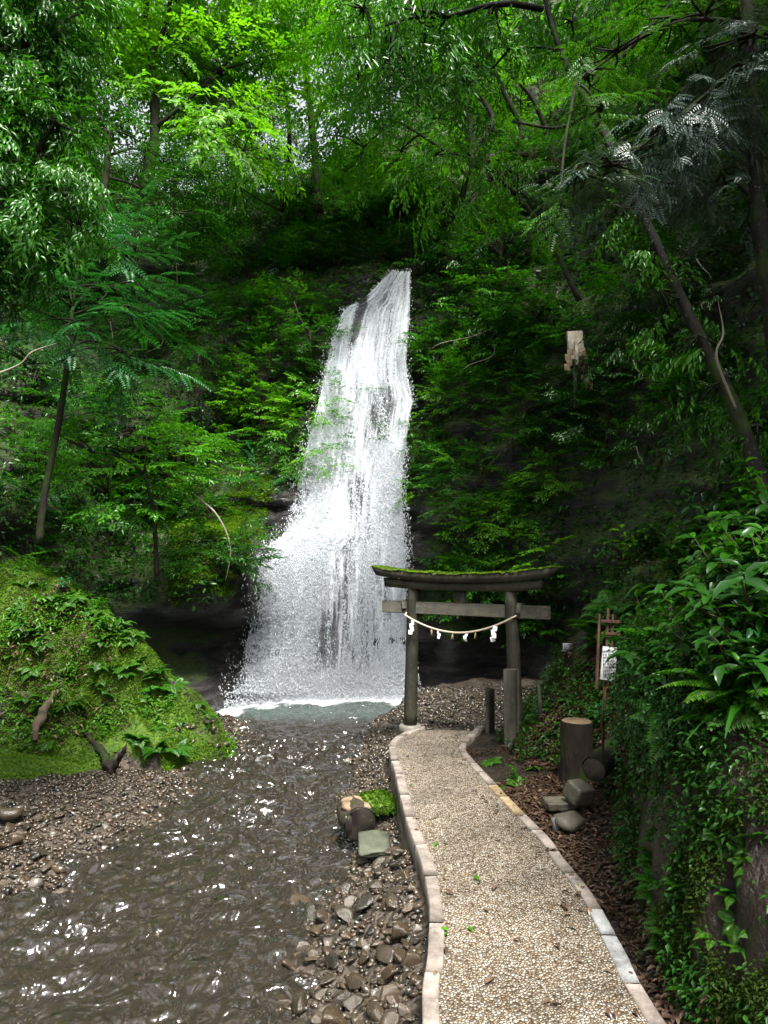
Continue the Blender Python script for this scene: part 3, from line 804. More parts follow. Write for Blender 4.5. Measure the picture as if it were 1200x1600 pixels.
tree('leaning_tree', 'mottled leaning tree crossing the dark right slope, its base in the bank', 'tree',
     [at(1215, 860, 6.1), at(1178, 720, 6.3), at(1140, 620, 6.5), at(1080, 500, 6.8), at(1020, 370, 7.1), at(985, 290, 7.3), at(940, 200, 7.5), at(895, 120, 7.6), at(865, 50, 7.7), at(845, -40, 7.8)], [.09, .075, .062, .055, .05, .046, .042, .038, .034, .03],
     blobs_at([(560, 20, 7.6, .45), (620, 60, 7.6, .42), (660, 20, 7.7, .45), (700, 90, 7.9, .4), (760, 40, 7.8, .42), (610, 110, 8, .35), (560, 90, 8, .35), (730, 130, 8, .35), (790, -30, 7.8, .55), (680, -40, 7.8, .6), (900, 20, 8.5, .6), (940, 80, 8.8, .5), (975, 320, 7.3, .2), (1020, 400, 7.1, .18), (1050, 480, 6.9, .22), (1095, 540, 6.7, .2), (1120, 620, 6.6, .22), (1180, 690, 6.4, .25)]),
     'hang', 'leaf_mid', 0.42, 'bark_pale', None, 150, [([at(848, 14, 7.7), at(800, 6, 7.6), at(755, 10, 7.6), at(700, 26, 7.6), at(640, 28, 7.6), at(580, 48, 7.6)], [.035, .035, .03, .024, .018, .01]), ([at(700, 26, 7.6), at(670, 18, 7.5), at(600, 10, 7.5)], [.02, .014, .008]), ([at(895, 120, 7.6), at(870, 80, 7.7), at(800, 70, 7.8)], [.03, .022, .01]), ([at(915, 180, 7.6), at(870, 200, 7.7), at(800, 190, 7.9)], [.025, .018, .01]), ([at(905, 150, 7.6), at(1000, 60, 7.7), at(1060, -10, 7.8)], [.035, .025, .015])], seed=6, v0=0.85, droop=0.5)
tree('pale_bough_tree', 'tree at the right edge with silvery drooping boughs over the dark slope', 'tree',
     [at(1215, 560, 5.2), at(1192, 400, 5.1), at(1180, 250, 5.1), at(1172, 100, 5.1), at(1165, -40, 5.1)], [.06, .055, .05, .045, .04],
     blobs_at([(1130, 130, 5.0, (.3, .3, .14)), (1080, 170, 5.0, (.3, .3, .13)), (1040, 205, 4.95, (.28, .3, .12)), (990, 235, 4.9, (.28, .3, .1)), (950, 265, 4.9, (.24, .3, .09)), (910, 290, 4.85, (.18, .25, .08)), (1110, 210, 5.1, (.3, .3, .12)), (1060, 270, 5.1, (.2, .3, .1)), (1160, 60, 5, (.3, .3, .14)), (1140, 300, 5.2, (.2, .3, .08))]),
     'pinnate', 'leaf_silver', 0.32, 'bark_pale', None, 420, [([at(1174, 90, 5.1), at(1100, 150, 5.0), at(1000, 230, 4.9), at(885, 310, 4.85)], [.02, .014, .01, .004])], seed=7, v0=0.5, droop=0.55)
tree('feathery_tree', 'feathery light green branches hanging in from the upper right corner', 'tree',
     [at(1260, 300, 5.6), at(1250, 100, 5.6), at(1230, -60, 5.6)], [.07, .06, .05],
     blobs_at([(920, 120, 5.8, (.28, .3, .12)), (960, 70, 5.8, (.3, .3, .12)), (1030, 50, 5.7, (.3, .3, .1)), (1100, 20, 5.6, (.3, .3, .14)), (930, 180, 5.8, (.22, .3, .08)), (1090, 225, 5.3, (.18, .2, .06)), (1190, 90, 5.4, (.25, .3, .1)), (880, 330, 5.4, (.12, .2, .05)), (1180, -30, 5.5, .4)]),
     'pinnate', 'leaf_fern', 0.34, 'bark', None, 230, [([at(1245, 60, 5.6), at(1100, 30, 5.6), at(1000, 60, 5.7), at(900, 130, 5.8)], [.03, .02, .014, .006])], seed=8, v0=0.42, droop=0.3)
tree('glossy_tree', 'near tree with hanging glossy leaves filling the upper left edge', 'tree',
     [at(-330, 900, 4.2), at(-300, 500, 4.3), at(-260, 200, 4.4), at(-200, -50, 4.5)], [.12, .1, .09, .07],
     blobs_at([(10, 30, 4.5, .34), (75, 25, 4.7, .27), (-20, 120, 4.5, .34), (50, 110, 4.6, .3), (80, 85, 4.7, .22), (20, 190, 4.5, .36), (85, 215, 4.5, .2), (-40, 250, 4.4, .34), (40, 275, 4.4, .3), (90, 290, 4.4, .2), (0, 340, 4.3, .3), (65, 345, 4.35, .2), (100, 340, 4.4, .14), (-60, 60, 4.5, .4), (-90, 200, 4.4, .4), (20, -40, 4.6, .4), (100, -30, 4.8, .3), (-80, 380, 4.3, .35), (10, 400, 4.4, .18)]),
     'hang', 'leaf_mid', 0.25, 'bark', None, 720, [([at(-270, 250, 4.4), at(-120, 120, 4.4), at(0, 80, 4.5), at(90, 60, 4.6)], [.05, .035, .02, .008]), ([at(-280, 350, 4.4), at(-120, 260, 4.4), at(20, 260, 4.4), at(100, 300, 4.4)], [.05, .035, .02, .008])], seed=9, v0=0.55, droop=0.6, template=LEAF)
tree('compound_leaved_tree', 'thin tree with layered blue-green compound leaves on the left slope', 'tree',
     [at(60, 850, 8.3), at(72, 760, 8.3), at(92, 660, 8.3), at(106, 560, 8.3), at(114, 480, 8.4)], [.045, .04, .036, .03, .02],
     blobs_at([(90, 370, 8.4, (.55, .5, .2)), (190, 400, 8.4, (.5, .5, .2)), (60, 440, 8.2, (.5, .5, .18)), (160, 460, 8.4, (.55, .5, .18)), (210, 500, 8.5, (.35, .4, .15)), (110, 520, 8.3, (.5, .5, .15)), (180, 560, 8.5, (.4, .4, .15)), (40, 550, 8.1, (.4, .4, .15)), (130, 330, 8.6, (.4, .4, .15)), (30, 480, 8.0, (.4, .4, .15))]),
     'pinnate', 'leaf_teal', 0.62, 'bark_mossy', None, 110, seed=10, v0=0.5, droop=0.25)
tree('bright_sapling', 'sapling with a bright green leafy spray hanging before the dark right cliff', 'tree',
     [at(905, 470, 9.4), at(850, 360, 9.3), at(790, 290, 9.2), at(740, 250, 9.0)], [.04, .035, .025, .012],
     blobs_at([(685, 255, 8.9, (.35, .4, .12)), (740, 240, 9, (.35, .4, .12)), (720, 300, 8.9, (.35, .4, .12)), (770, 270, 9, (.4, .4, .13)), (820, 290, 9.2, (.35, .4, .13)), (700, 325, 8.9, (.2, .3, .1)), (760, 215, 9.1, (.2, .3, .08))]),
     'hang', 'leaf_bright', 0.42, 'bark', None, 170, seed=12, v0=0.55, droop=0.3)
tree('low_maple', 'low spreading maple in the middle of the left slope above the mossy mound', 'tree',
     [at(245, 900, 9.5), at(240, 800, 9.5), at(225, 740, 9.4)], [.035, .03, .015],
     blobs_at([(200, 690, 9.3, (.5, .5, .16)), (150, 740, 9.2, (.5, .5, .16)), (250, 740, 9.4, (.45, .5, .16)), (200, 790, 9.2, (.5, .5, .16)), (290, 700, 9.5, (.4, .5, .14)), (120, 690, 9.1, (.4, .4, .14)), (230, 650, 9.6, (.35, .4, .12))]),
     'broad', 'leaf_mid', 0.42, 'bark', None, 120, seed=13, v0=0.7)
# unseen trees added beyond the frame to shade the gorge
for i, (x, y, z, r, nb) in enumerate([(6.4, 3.4, 9.0, 2.2, 9), (6.2, -3.0, 7.0, 2.0, 5), (-6.5, -2.5, 6.5, 2.0, 5), (7.4, 7.6, 11.5, 2.4, 12)]):
    rg = np.random.default_rng(500 + i)
    b = [(np.array([x, y, z]) + rg.normal(0, 1, 3) * [1.5, 1.8, .6], r * rg.uniform(.45, .7)) for _ in range(nb)]
    bx = x + (1.5 if x > 0 else -1.5)
    tree('added_shade_tree', ['unseen tall tree added over the right bank to shade it', 'unseen tall tree added behind the viewer on the right for shade', 'unseen tall tree added behind the viewer on the left for shade', 'unseen tall tree added high over the right slope to darken it'][i], 'tree',
         [(bx, y, 1.5), (bx - (.3 if x > 0 else -.3), y, z * .6), (x, y, z)], [.22, .17, .08], b, 'broad', 'leaf_mid', 1.3, 'bark', None, 22, seed=60 + i, v0=0.4, twigs=True)
print('trees', time.time() - T0)

# ------------------------------------------------------------------ shrubs on the slopes
def shrub_proto(name, kind, mat, n, sc, leafk, seed, spread=(0.42, 0.42, 0.34)):
    rng = np.random.default_rng(seed)
    root = empty(name)
    cl = Leaves(KITE); st = MB()
    d = norm(rng.normal(size=(n, 3)) * [1, 1, .6] + [0, 0, .35]); O = d * rng.random((n, 1)) ** .6 * np.array(spread)
    O[:, 2] = np.round(O[:, 2] / .1) * .1 * .6 + O[:, 2] * .4
    put_sprays(cl, kind, O, d * [1, 1, .3] + rng.normal(0, .2, d.shape), np.array([0, 0, 1.0]) + rng.normal(0, .2, d.shape), sc * rng.uniform(.7, 1.2, n), rng, 0.5, 0.2, leafk)
    for q in O[:10]:
        st.add(*tube_vf(smooth_path([(0, 0, -.25), q * .5 + [0, 0, .02], q], 6), np.linspace(.007, .003, 6), 4, False))
    cl.build('foliage', M[mat], root); st.build('stem', M['twig'], root)
    return root
PROTO = {}
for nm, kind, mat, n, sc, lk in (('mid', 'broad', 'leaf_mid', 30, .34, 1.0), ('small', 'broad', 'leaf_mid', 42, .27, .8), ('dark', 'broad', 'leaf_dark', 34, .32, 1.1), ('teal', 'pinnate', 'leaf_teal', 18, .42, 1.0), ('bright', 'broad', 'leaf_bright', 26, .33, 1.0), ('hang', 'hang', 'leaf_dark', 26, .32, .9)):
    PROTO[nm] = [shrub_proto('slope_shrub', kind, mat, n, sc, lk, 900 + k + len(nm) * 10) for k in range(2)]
USED = set()
def place(proto, loc, rz, s, label, cat, group, tilt=(0, 0)):
    if proto.name in USED: o = copy_tree(proto)
    else: o = proto; USED.add(proto.name)
    o.location = loc; o.rotation_euler = (tilt[0], tilt[1], rz); o.scale = (s, s, s)
    return tag(o, label, cat, group)

# (px range, py range, count, weights, label, group); weights put lit and shaded slopes into leaf colour
zones = [
    ((0, 130), (560, 880), 20, dict(mid=3, teal=1, bright=1, small=2), 'leafy green shrub on the lower left slope behind the thin mossy trunk', 'shrubs low on the left slope'),
    ((130, 400), (560, 830), 34, dict(mid=4, bright=2, small=2, teal=1), 'leafy shrub on the left slope beside the low maple', 'shrubs around the low maple'),
    ((0, 260), (330, 560), 16, dict(mid=2, teal=2, dark=2), 'shrub high on the left slope behind the blue-green tree', 'shrubs high on the left slope'),
    ((260, 500), (250, 560), 60, dict(mid=3, dark=3, small=3, teal=1), 'small shrub on the steep shaded slope left of the fall top', 'shrubs left of the fall top'),
    ((390, 520), (470, 740), 34, dict(bright=2, mid=2, small=2), 'bright small shrub clinging to the cliff just left of the white water', 'shrubs hugging the left side of the fall'),
    ((440, 680), (270, 420), 56, dict(dark=2, mid=3, small=3), 'dark shrub on the slope above the top of the waterfall', 'shrubs above the fall'),
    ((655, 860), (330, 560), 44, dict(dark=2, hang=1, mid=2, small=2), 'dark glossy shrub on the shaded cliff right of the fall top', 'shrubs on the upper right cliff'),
    ((650, 880), (560, 790), 44, dict(mid=3, bright=2, small=3, teal=1), 'green shrub on the cliff right of the middle of the waterfall', 'shrubs beside the right of the fall'),
    ((690, 890), (780, 990), 32, dict(mid=2, bright=1, dark=1), 'leafy shrub on the cliff behind the gate', 'shrubs behind the gate'),
    ((860, 1160), (330, 720), 50, dict(dark=4, hang=2, mid=1), 'shrub on the right slope behind the leaning tree, leaf colour darkened for shade', 'shrubs on the dark right slope'),
    ((560, 1000), (120, 330), 34, dict(mid=3, dark=2, teal=1), 'shrub high on the slope under the arching tree', 'shrubs high on the right slope'),
    ((120, 470), (190, 330), 22, dict(mid=3, dark=2), 'shrub near the skyline below the forked tree', 'shrubs near the skyline'),
    ((230, 400), (770, 880), 14, dict(small=2, dark=2), 'small shrub in the shady hollow behind the mossy mound', 'shrubs behind the mound'),
]
rg = np.random.default_rng(5)
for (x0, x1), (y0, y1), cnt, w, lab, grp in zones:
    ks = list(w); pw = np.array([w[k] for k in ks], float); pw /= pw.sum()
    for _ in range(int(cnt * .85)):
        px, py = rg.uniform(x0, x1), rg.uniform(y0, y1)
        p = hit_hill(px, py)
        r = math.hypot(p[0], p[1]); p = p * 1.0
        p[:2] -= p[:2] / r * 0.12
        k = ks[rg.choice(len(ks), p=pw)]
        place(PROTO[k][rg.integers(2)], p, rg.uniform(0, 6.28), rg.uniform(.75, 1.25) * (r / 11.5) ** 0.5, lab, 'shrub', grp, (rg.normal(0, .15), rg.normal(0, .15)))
print('shrubs', time.time() - T0)

# ------------------------------------------------------------------ ground cover on the gorge wall (uncountable)
def cover(name, V, Fq, n, mask, L, mat, seed, clump=1.0, thr=0.0, up=0.4, v0=0.5, stand=0.03, ratio=.5, template=KITE):
    rng = np.random.default_rng(seed)
    P, N = sample_faces(V, Fq, n, mask, rng)
    s = np.sign(np.sum(N * norm(CAM + [0, 0, 3] - P), 1))[:, None]
    if 'hill' in name: N = N * s
    else: N = N * np.sign(N[:, 2:3] + 1e-6)
    cn = fbm(P, clump, 3, seed)
    keep = cn + rng.normal(0, .12, len(P)) > thr
    P, N, cn = P[keep], N[keep], cn[keep]
    m = len(P)
    D = rng.normal(0, 1, (m, 3)) + N * .5 + [0, 0, -.25]; 
    NN = N * .5 + np.array([0, 0, up * 2]) + rng.normal(0, .35, (m, 3))
    D = D - NN * (np.sum(D * NN, 1) / np.sum(NN * NN, 1))[:, None]
    cl = Leaves(template)
    Ls = L * rng.uniform(.6, 1.4, m)
    cl.add(P + N * (rng.random((m, 1)) ** 1.5) * stand * 3, D, NN, Ls, Ls * ratio, v0 + .12 * cn + rng.normal(0, .16, m))
    return tag(cl.build(name, M[mat]), kind='stuff', label=None), m
hc = HV[HF].mean(1); hth = np.degrees(np.arctan2(hc[:, 0], hc[:, 1]))
vis = (np.abs(hth) < 34) & (hc[:, 2] < 15)
_LE0 = [(425, 612), (478, 548), (530, 520), (620, 500), (690, 482), (750, 468), (840, 440), (856, 410), (960, 398), (1078, 368)]
_RE0 = [(425, 641), (560, 634), (625, 646), (760, 626), (1078, 640)]
_rel = hc - CAM; _dep = _rel[:, 1] * cos(TILT) + _rel[:, 2] * sin(TILT); _upc = -_rel[:, 1] * sin(TILT) + _rel[:, 2] * cos(TILT)
_hx = 600 + F * _rel[:, 0] / _dep; _hy = 800 - F * _upc / _dep
onfall = (_hy > 432) & (_hx > np.interp(_hy, [a[0] for a in _LE0], [a[1] for a in _LE0]) + 6) & (_hx < np.interp(_hy, [a[0] for a in _RE0], [a[1] for a in _RE0]) - 6)
cave = (np.abs(hth + 14.5) < 6) & (hc[:, 2] < 1.15)
lowwet = (hc[:, 2] < 0.6) & (np.abs(hth) < 16)
wetband = (_hx > 350) & (_hx < 690) & (_hy > 760 + 40 * fbm(hc, .8, 3, 5))
vv = vis & ~onfall & ~cave & ~lowwet & ~wetband
nt = 0
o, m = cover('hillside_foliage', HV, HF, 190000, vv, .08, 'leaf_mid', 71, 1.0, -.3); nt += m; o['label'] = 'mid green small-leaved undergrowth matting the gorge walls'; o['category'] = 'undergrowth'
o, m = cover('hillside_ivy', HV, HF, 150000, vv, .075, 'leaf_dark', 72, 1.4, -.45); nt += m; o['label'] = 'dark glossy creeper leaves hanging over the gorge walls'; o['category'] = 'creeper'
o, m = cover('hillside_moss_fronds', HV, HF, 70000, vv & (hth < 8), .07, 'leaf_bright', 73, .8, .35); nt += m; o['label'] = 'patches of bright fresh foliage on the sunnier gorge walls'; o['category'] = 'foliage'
print('cover', nt, time.time() - T0)
ledge = (_hx > 265) & (_hx < 425 - .25 * np.clip(_hy - 780, 0, 90)) & (_hy > 740) & (_hy < 965) & ~cave & (hc[:, 2] > 1.0)
o, m = cover('ledge_moss', HV, HF, 48000, ledge, .035, 'moss_leaf', 74, 1.6, -.25, .8, .5, .015, .5); o['label'] = 'yellow-green moss on the rock ledge left of the fall'; o['category'] = 'moss'
# mound and bank
mf = reg == 1; bf = reg == 2
gc = GV[GF].mean(1)
mvis = mf & (gc[:, 0] > -6) & (gc[:, 1] < 10.5)
o, m = cover('moss_tufts', GV, GF, 230000, mvis, .02, 'moss_leaf', 81, 1.5, -.5, .8, .5, .01, .45); o['label'] = 'yellow-green moss carpeting the left mound'; o['category'] = 'moss'
o, m = cover('mound_foliage', GV, GF, 34000, mvis, .05, 'leaf_fern', 82, 2.0, .28, .5, .5, .04, .4); o['label'] = 'low leafy ground plants growing through the moss of the left mound'; o['category'] = 'ground cover'
lawnf = (reg == 0) & (lawn.ravel()[GF].mean(1) > 0)
o, m = cover('moss_lawn', GV, GF, 26000, lawnf, .022, 'moss_leaf', 83, 1.5, -2, .6, .6, .01, .5); o['label'] = 'flat bright moss strip at the left between gravel and mound'; o['category'] = 'moss'
bvis = bf & (gc[:, 1] > 1.2) & (gc[:, 1] < 9.5) & (gc[:, 0] < 4.5)
nearlow = (gc[:, 2] < 1.0) & (gc[:, 1] < 5.2)
o, m = cover('bank_foliage', GV, GF, 90000, bvis & ~nearlow, .038, 'leaf_dark', 84, 2.0, -.2, .5, .6, .04, .42); o['label'] = 'small green leaves covering the top of the right bank'; o['category'] = 'ground cover'
o, m = cover('bank_moss', GV, GF, 200000, bvis & nearlow, .018, 'bank_moss', 85, 2.0, -.05, .4, .3, .01, .5); o['label'] = 'dark moss patches on the steep earth face right of the path'; o['category'] = 'moss'
o, m = cover('bank_crest_moss', GV, GF, 26000, bvis & ~nearlow & (gc[:, 1] > 5.4), .025, 'moss_leaf', 86, 2, .0, .6, .6, .012, .5); o['label'] = 'yellow moss on the crest of the right bank beside the gate'; o['category'] = 'moss'
o, m = cover('bank_face_foliage', GV, GF, 16000, bvis & nearlow, .03, 'leaf_dark', 89, 2.2, .2, .4, .5, .03, .45); o['label'] = 'dark small leaves scattered over the steep earth face right of the path'; o['category'] = 'ground cover'
rc = np.random.default_rng(90); gy_ = GV[:, 1]
lip = np.nonzero((GE2.ravel() > 0) & (GV[:, 2] > .95) & (GV[:, 2] < 1.4) & (gy_ > 1.9) & (gy_ < 4.6) & (GV[:, 0] < bank_foot(gy_) + .45))[0]
lip = lip[rc.integers(0, len(lip), 230)]; cl = Leaves()
for vi in lip:
    ln = rc.uniform(.12, .75) * (1 if rc.random() < .6 else .5); n_ = int(ln / .016); t_ = np.arange(n_) / max(n_ - 1, 1)
    P_ = GV[vi] + np.stack([-.03 - .07 * np.sin(t_ * 1.5) + .02 * np.sin(t_ * 7 + vi), .05 * np.sin(t_ * 4 + vi * 1.3) * t_, .04 - t_ * ln], 1) + rc.normal(0, .012, (n_, 3))
    cl.add(P_, np.stack([rc.normal(-.4, .5, n_), rc.normal(0, .8, n_), rc.normal(-.7, .4, n_)], 1), np.stack([rc.normal(-.8, .3, n_), rc.normal(-.2, .4, n_), rc.normal(.6, .3, n_)], 1), rc.uniform(.018, .042, n_), rc.uniform(.01, .02, n_), rc.uniform(.1, .8) + rc.normal(0, .1, n_))
o = cl.build('bank_creeper', M['leaf_dark']); tag(o, 'small-leaved creeper hanging over the lip of the right bank', 'creeper', None, 'stuff')
# dead leaf litter right of the path
lit = (gc[:, 0] > pxr(gc[:, 1])) & (gc[:, 1] < 7.6) & (gc[:, 1] > 1.5) & (gc[:, 2] < 1.0) & (gc[:, 0] < 3.2) & ((gc[:, 1] > 4.4) | (gc[:, 2] < .1))
o, m = cover('fallen_leaf_litter', GV, GF, 20000, lit, .042, 'dead_leaf', 87, 2.0, -.4, 1.6, .5, .008, .42, LEAF); o['label'] = 'brown fallen leaf litter along the right edge of the path'; o['category'] = 'leaf litter'
lit2 = mf & (np.hypot(gc[:, 0] + 3.7, (gc[:, 1] - 7.7) * 1.2) < .8)
o, m = cover('mound_leaf_litter', GV, GF, 1300, lit2, .06, 'dead_leaf', 88, 2.0, -.1, .8, .6, .02, .4); o['label'] = 'dry leaf litter on the lower left part of the mound'; o['category'] = 'leaf litter'
print('ground cover', time.time() - T0)

# ------------------------------------------------------------------ ferns and broad plants
def fern_proto(name, mat, nf, ln, seed, arch=0.7):
    rng = np.random.default_rng(seed); root = empty(name); cl = Leaves(KITE); st = MB()
    for k in range(nf):
        az = k / nf * 6.28 + rng.uniform(-.3, .3); el = rng.uniform(.5, 1.1)
        l = ln * rng.uniform(.7, 1.1); t = np.linspace(0, 1, 16)
        r = l * t * cos(el * .6); z = l * (t * sin(el) - arch * t * t)
        P = np.stack([r * cos(az), r * sin(az), z], 1)
        st.add(*tube_vf(P, np.linspace(.004, .0015, 16), 4, False))
        Tn = norm(np.gradient(P, axis=0)); sd = norm(np.cross(Tn, [0, 0, 1.0])); up = np.cross(sd, Tn)
        for i in range(2, 16):
            w = ln * .3 * math.sin(min(1, (i / 15.0) * 1.0) ** .6 * pi * .93 + .12)
            for sg in (1, -1):
                for f_ in (0, .5):
                    q = P[i] - Tn[i] * f_ * l / 15
                    cl.add(q[None], (sd[i] * sg + Tn[i] * .35 + [0, 0, -.15])[None], up[i][None] + rng.normal(0, .1, (1, 3)), max(w, .015), max(w, .015) * .3 + .004, .5 + rng.normal(0, .1))
    cl.build('frond', M[mat], root); st.build('stalk', M['twig'], root)
    return root
def strap_proto(name, mat, n, ln, wd, seed, hang=.9, rosette=False):
    rng = np.random.default_rng(seed); root = empty(name); mb = MB(); st = MB()
    for k in range(n):
        az = k / n * 6.28 + rng.uniform(-.5, .5); el = rng.uniform(.3, 1.1); l = ln * rng.uniform(.6, 1.15)
        t = np.linspace(0, 1, 9); r = l * t * cos(el * .7); z = l * (t * sin(el) - hang * t * t)
        P = np.stack([r * cos(az), r * sin(az), z], 1)
        Tn = norm(np.gradient(P, axis=0)); sd = norm(np.cross(Tn, [0, 0, 1.0]) + 1e-6); up = np.cross(sd, Tn)
        w = wd * np.sin(np.clip(t * .93 + .07, 0, 1) ** .75 * pi) + .002
        wav = .15 * np.sin(t * 22 + k)[:, None] * w[:, None] * up
        V = np.concatenate([P + sd * w[:, None] * .5 + up * w[:, None] * .14 + wav, P, P - sd * w[:, None] * .5 + up * w[:, None] * .14 - wav])
        i = np.arange(8); Q = np.concatenate([np.stack([i, i + 9, i + 10, i + 1], -1), np.stack([i + 9, i + 18, i + 19, i + 10], -1)])
        mb.add(V, Q, .5 + rng.normal(0, .18))
        st.add(*tube_vf(P[:3] * [1, 1, 1], [.004, .003, .002], 4, False))
    mb.build('leaf_blades', M[mat], root, True); st.build('stem', M['twig'], root)
    return root
def broad_proto(name, mat, n, h, L, ratio, seed, template=LEAF, kind='alt'):
    rng = np.random.default_rng(seed); root = empty(name); cl = Leaves(template); st = MB()
    for b in range(n):
        az = rng.uniform(0, 6.28); top = np.array([cos(az) * h * .55 * rng.uniform(.3, 1), sin(az) * h * .55 * rng.uniform(.3, 1), h * rng.uniform(.5, 1)])
        p = smooth_path([(0, 0, -.05), top * [.3, .3, .55], top], 9)
        st.add(*tube_vf(p, np.linspace(.007, .003, 9), 5, False))
        for i in range(3, 9):
            for _ in range(2):
                a = rng.uniform(0, 6.28)
                d = np.array([cos(a), sin(a), rng.uniform(-.5, .35)])
                l = L * rng.uniform(.7, 1.2)
                cl.add(p[i][None], d[None], np.array([[-.4 * cos(a), -.4 * sin(a), 1.0]]) + rng.normal(0, .15, (1, 3)), l, l * ratio, .5 + rng.normal(0, .18))
    cl.build('foliage', M[mat], root, True); st.build('stem', M['twig'], root)
    return root
FERN = [fern_proto('fern', 'leaf_fern', 8, .34, 301), fern_proto('fern', 'leaf_fern', 6, .3, 302, .9), fern_proto('fern', 'leaf_mid', 9, .36, 303, .6)]
FERN_S = [fern_proto('fern', 'leaf_silver', 7, .34, 304, .6)]
STRAP = [strap_proto('hanging_leaf_plant', 'leaf_mid', 9, .34, .04, 311), strap_proto('hanging_leaf_plant', 'leaf_dark', 8, .4, .045, 312, 1.3), strap_proto('hanging_leaf_plant', 'leaf_fern', 7, .3, .032, 313)]
BROAD = [broad_proto('broadleaf_plant', 'leaf_mid', 6, .42, .1, .42, 321), broad_proto('broadleaf_plant', 'leaf_dark', 7, .45, .12, .4, 322), broad_proto('broadleaf_plant', 'leaf_mid', 7, .36, .075, .45, 323), broad_proto('broadleaf_plant', 'leaf_teal', 6, .34, .07, .4, 324)]
YEL = broad_proto('broadleaf_plant', 'leaf_yellow', 2, .22, .12, .6, 331)
SAP = broad_proto('leafy_seedling', 'leaf_bright', 7, .5, .085, .42, 332)

NBK = GE2
def bank_hit(px, py, y0=1.6, y1=9.5):
    d = ray(px, py); t = np.arange(y0, y1, .02); P = CAM + d[None] * (t / d[1])[:, None]
    g = ground(P[:, 0], P[:, 1]); ok = P[:, 2] < g
    if not ok.any(): return None
    return P[np.argmax(ok)]
rg = np.random.default_rng(77)
def scatter_bank(n, x0, x1, y0, y1, protos, smin, smax, lab, cat, grp, cond=None, tl=.25, poly=None):
    c = 0
    for _ in range(n * 12):
        if c >= n: break
        px, py = rg.uniform(x0, x1), rg.uniform(y0, y1)
        p = bank_hit(px, py)
        if p is None or (cond and not cond(p, px, py)): continue
        place(protos[rg.integers(len(protos))], p, rg.uniform(0, 6.28), rg.uniform(smin, smax), lab, cat, grp, (rg.normal(0, tl), -abs(rg.normal(0.2, tl)) if p[0] > 0 else abs(rg.normal(0.15, tl))))
        c += 1
onb = lambda p, px, py: p[0] > bank_foot(p[1]) and p[2] > 0.9 and not (900 < px < 1010 and py > 940 and p[1] < 6.4)
scatter_bank(110, 930, 1240, 680, 1150, BROAD + STRAP[:1] + BROAD[:2], .75, 1.15, 'leafy evergreen plant on top of the right bank', 'plant', 'leafy plants on the right bank', onb)
scatter_bank(60, 940, 1230, 700, 1150, FERN + STRAP[:1] + FERN, .8, 1.3, 'arching fern on top of the right bank', 'fern', 'ferns on the right bank', onb)
scatter_bank(30, 830, 960, 960, 1130, BROAD[2:] + FERN[:1], .35, .6, 'small leafy plant on the crest of the bank between gate and boards', 'plant', 'small plants between the gate and the boards', lambda p, px, py: p[0] > bank_foot(p[1]) and p[2] > .25)
scatter_bank(95, 925, 1210, 1150, 1595, FERN + FERN[:2] + FERN + BROAD[2:3], .2, .42, 'small fern on the dark mossy foot of the right bank', 'fern', 'small ferns at the foot of the right bank', lambda p, px, py: p[0] > bank_foot(p[1]) + .01 and p[2] < 1.1)
scatter_bank(10, 740, 900, 1150, 1230, FERN + BROAD[2:], .3, .45, 'small green plant at the right edge of the path before the gate post', 'plant', 'small plants at the path edge', lambda p, px, py: p[0] > pxr(p[1]) + .06)
for px_, py_, Y_, k_ in ((985, 1085, 4.95, 0), (972, 1062, 4.9, 3), (968, 1150, 4.9, 2), (1000, 1030, 4.9, 1), (940, 1110, 5.0, 3)):
    q = at(px_, py_, Y_); q[2] -= .1; place(BROAD[k_], q, px_, .55, 'small leafy plant crowding the tall notice board', 'plant', 'plants around the notice board')
onm = lambda p, px, py: p[0] < -1.6 and p[1] > 5.8 and p[2] > -.2
scatter_bank(70, 0, 370, 930, 1180, FERN + STRAP[2:] + FERN[:2], .4, .75, 'small fern growing from the mossy left mound', 'fern', 'ferns on the mossy mound', onm)
scatter_bank(26, 0, 250, 880, 1010, BROAD[2:] + FERN[:2], .45, .8, 'leafy plant near the top of the mossy left mound', 'plant', 'plants near the top of the mound', onm)
p = bank_hit(1160, 1300); 
for i, (px, py, pr, s, lab) in enumerate([(1150, 940, YEL, 1.2, 'plant with large yellowing leaves among the green on the right bank'), (985, 880, SAP, 1.15, 'bright leafy seedling standing up against the dark cliff at the right'), (1060, 970, FERN_S[0], 1.1, 'silvery fern in the middle of the right bank')]):
    q = next(h_ for h_ in (bank_hit(px, py + 8 * k_) for k_ in range(60)) if h_ is not None); q = q + [0, -.12, 0]
    if q is not None: place(pr, q, .6 * i, s, lab, 'plant' if i != 2 else 'fern', None)
print('plants', time.time() - T0)

# ------------------------------------------------------------------ path
def path_mesh():
    n = 60
    # resample both sides by y
    pl = np.array([p for p in PATH_L]); pr = np.array([p for p in PATH_R])
    ys = np.concatenate([np.linspace(-3, 2.4, 12), np.linspace(2.4, 7.59, n)])
    KW = .085
    xl = np.interp(ys, pl[:, 1], pl[:, 0]) + .03; xr = np.interp(ys, pr[:, 1], pr[:, 0]) - .03
    xr = np.maximum(xr, xl + .1)
    m = 9; V = []
    for i in range(len(ys)):
        for k in range(m):
            t = k / (m - 1); V.append((xl[i] * (1 - t) + xr[i] * t, ys[i], 0.004 * sin(pi * t)))
    V = np.array(V)
    V[:, 2] += .004 * fbm(V, 2, 2, 5)
    i = np.arange(len(ys) - 1)[:, None] * m; j = np.arange(m - 1)[None, :]
    Q = np.stack([i + j, i + j + 1, i + m + j + 1, i + m + j], -1).reshape(-1, 4)
    mb = MB(); mb.add(V, Q)
    # concrete body below
    o = mb.build('path', M['path'], None, True)
    return tag(o, kind='structure')
path = path_mesh()
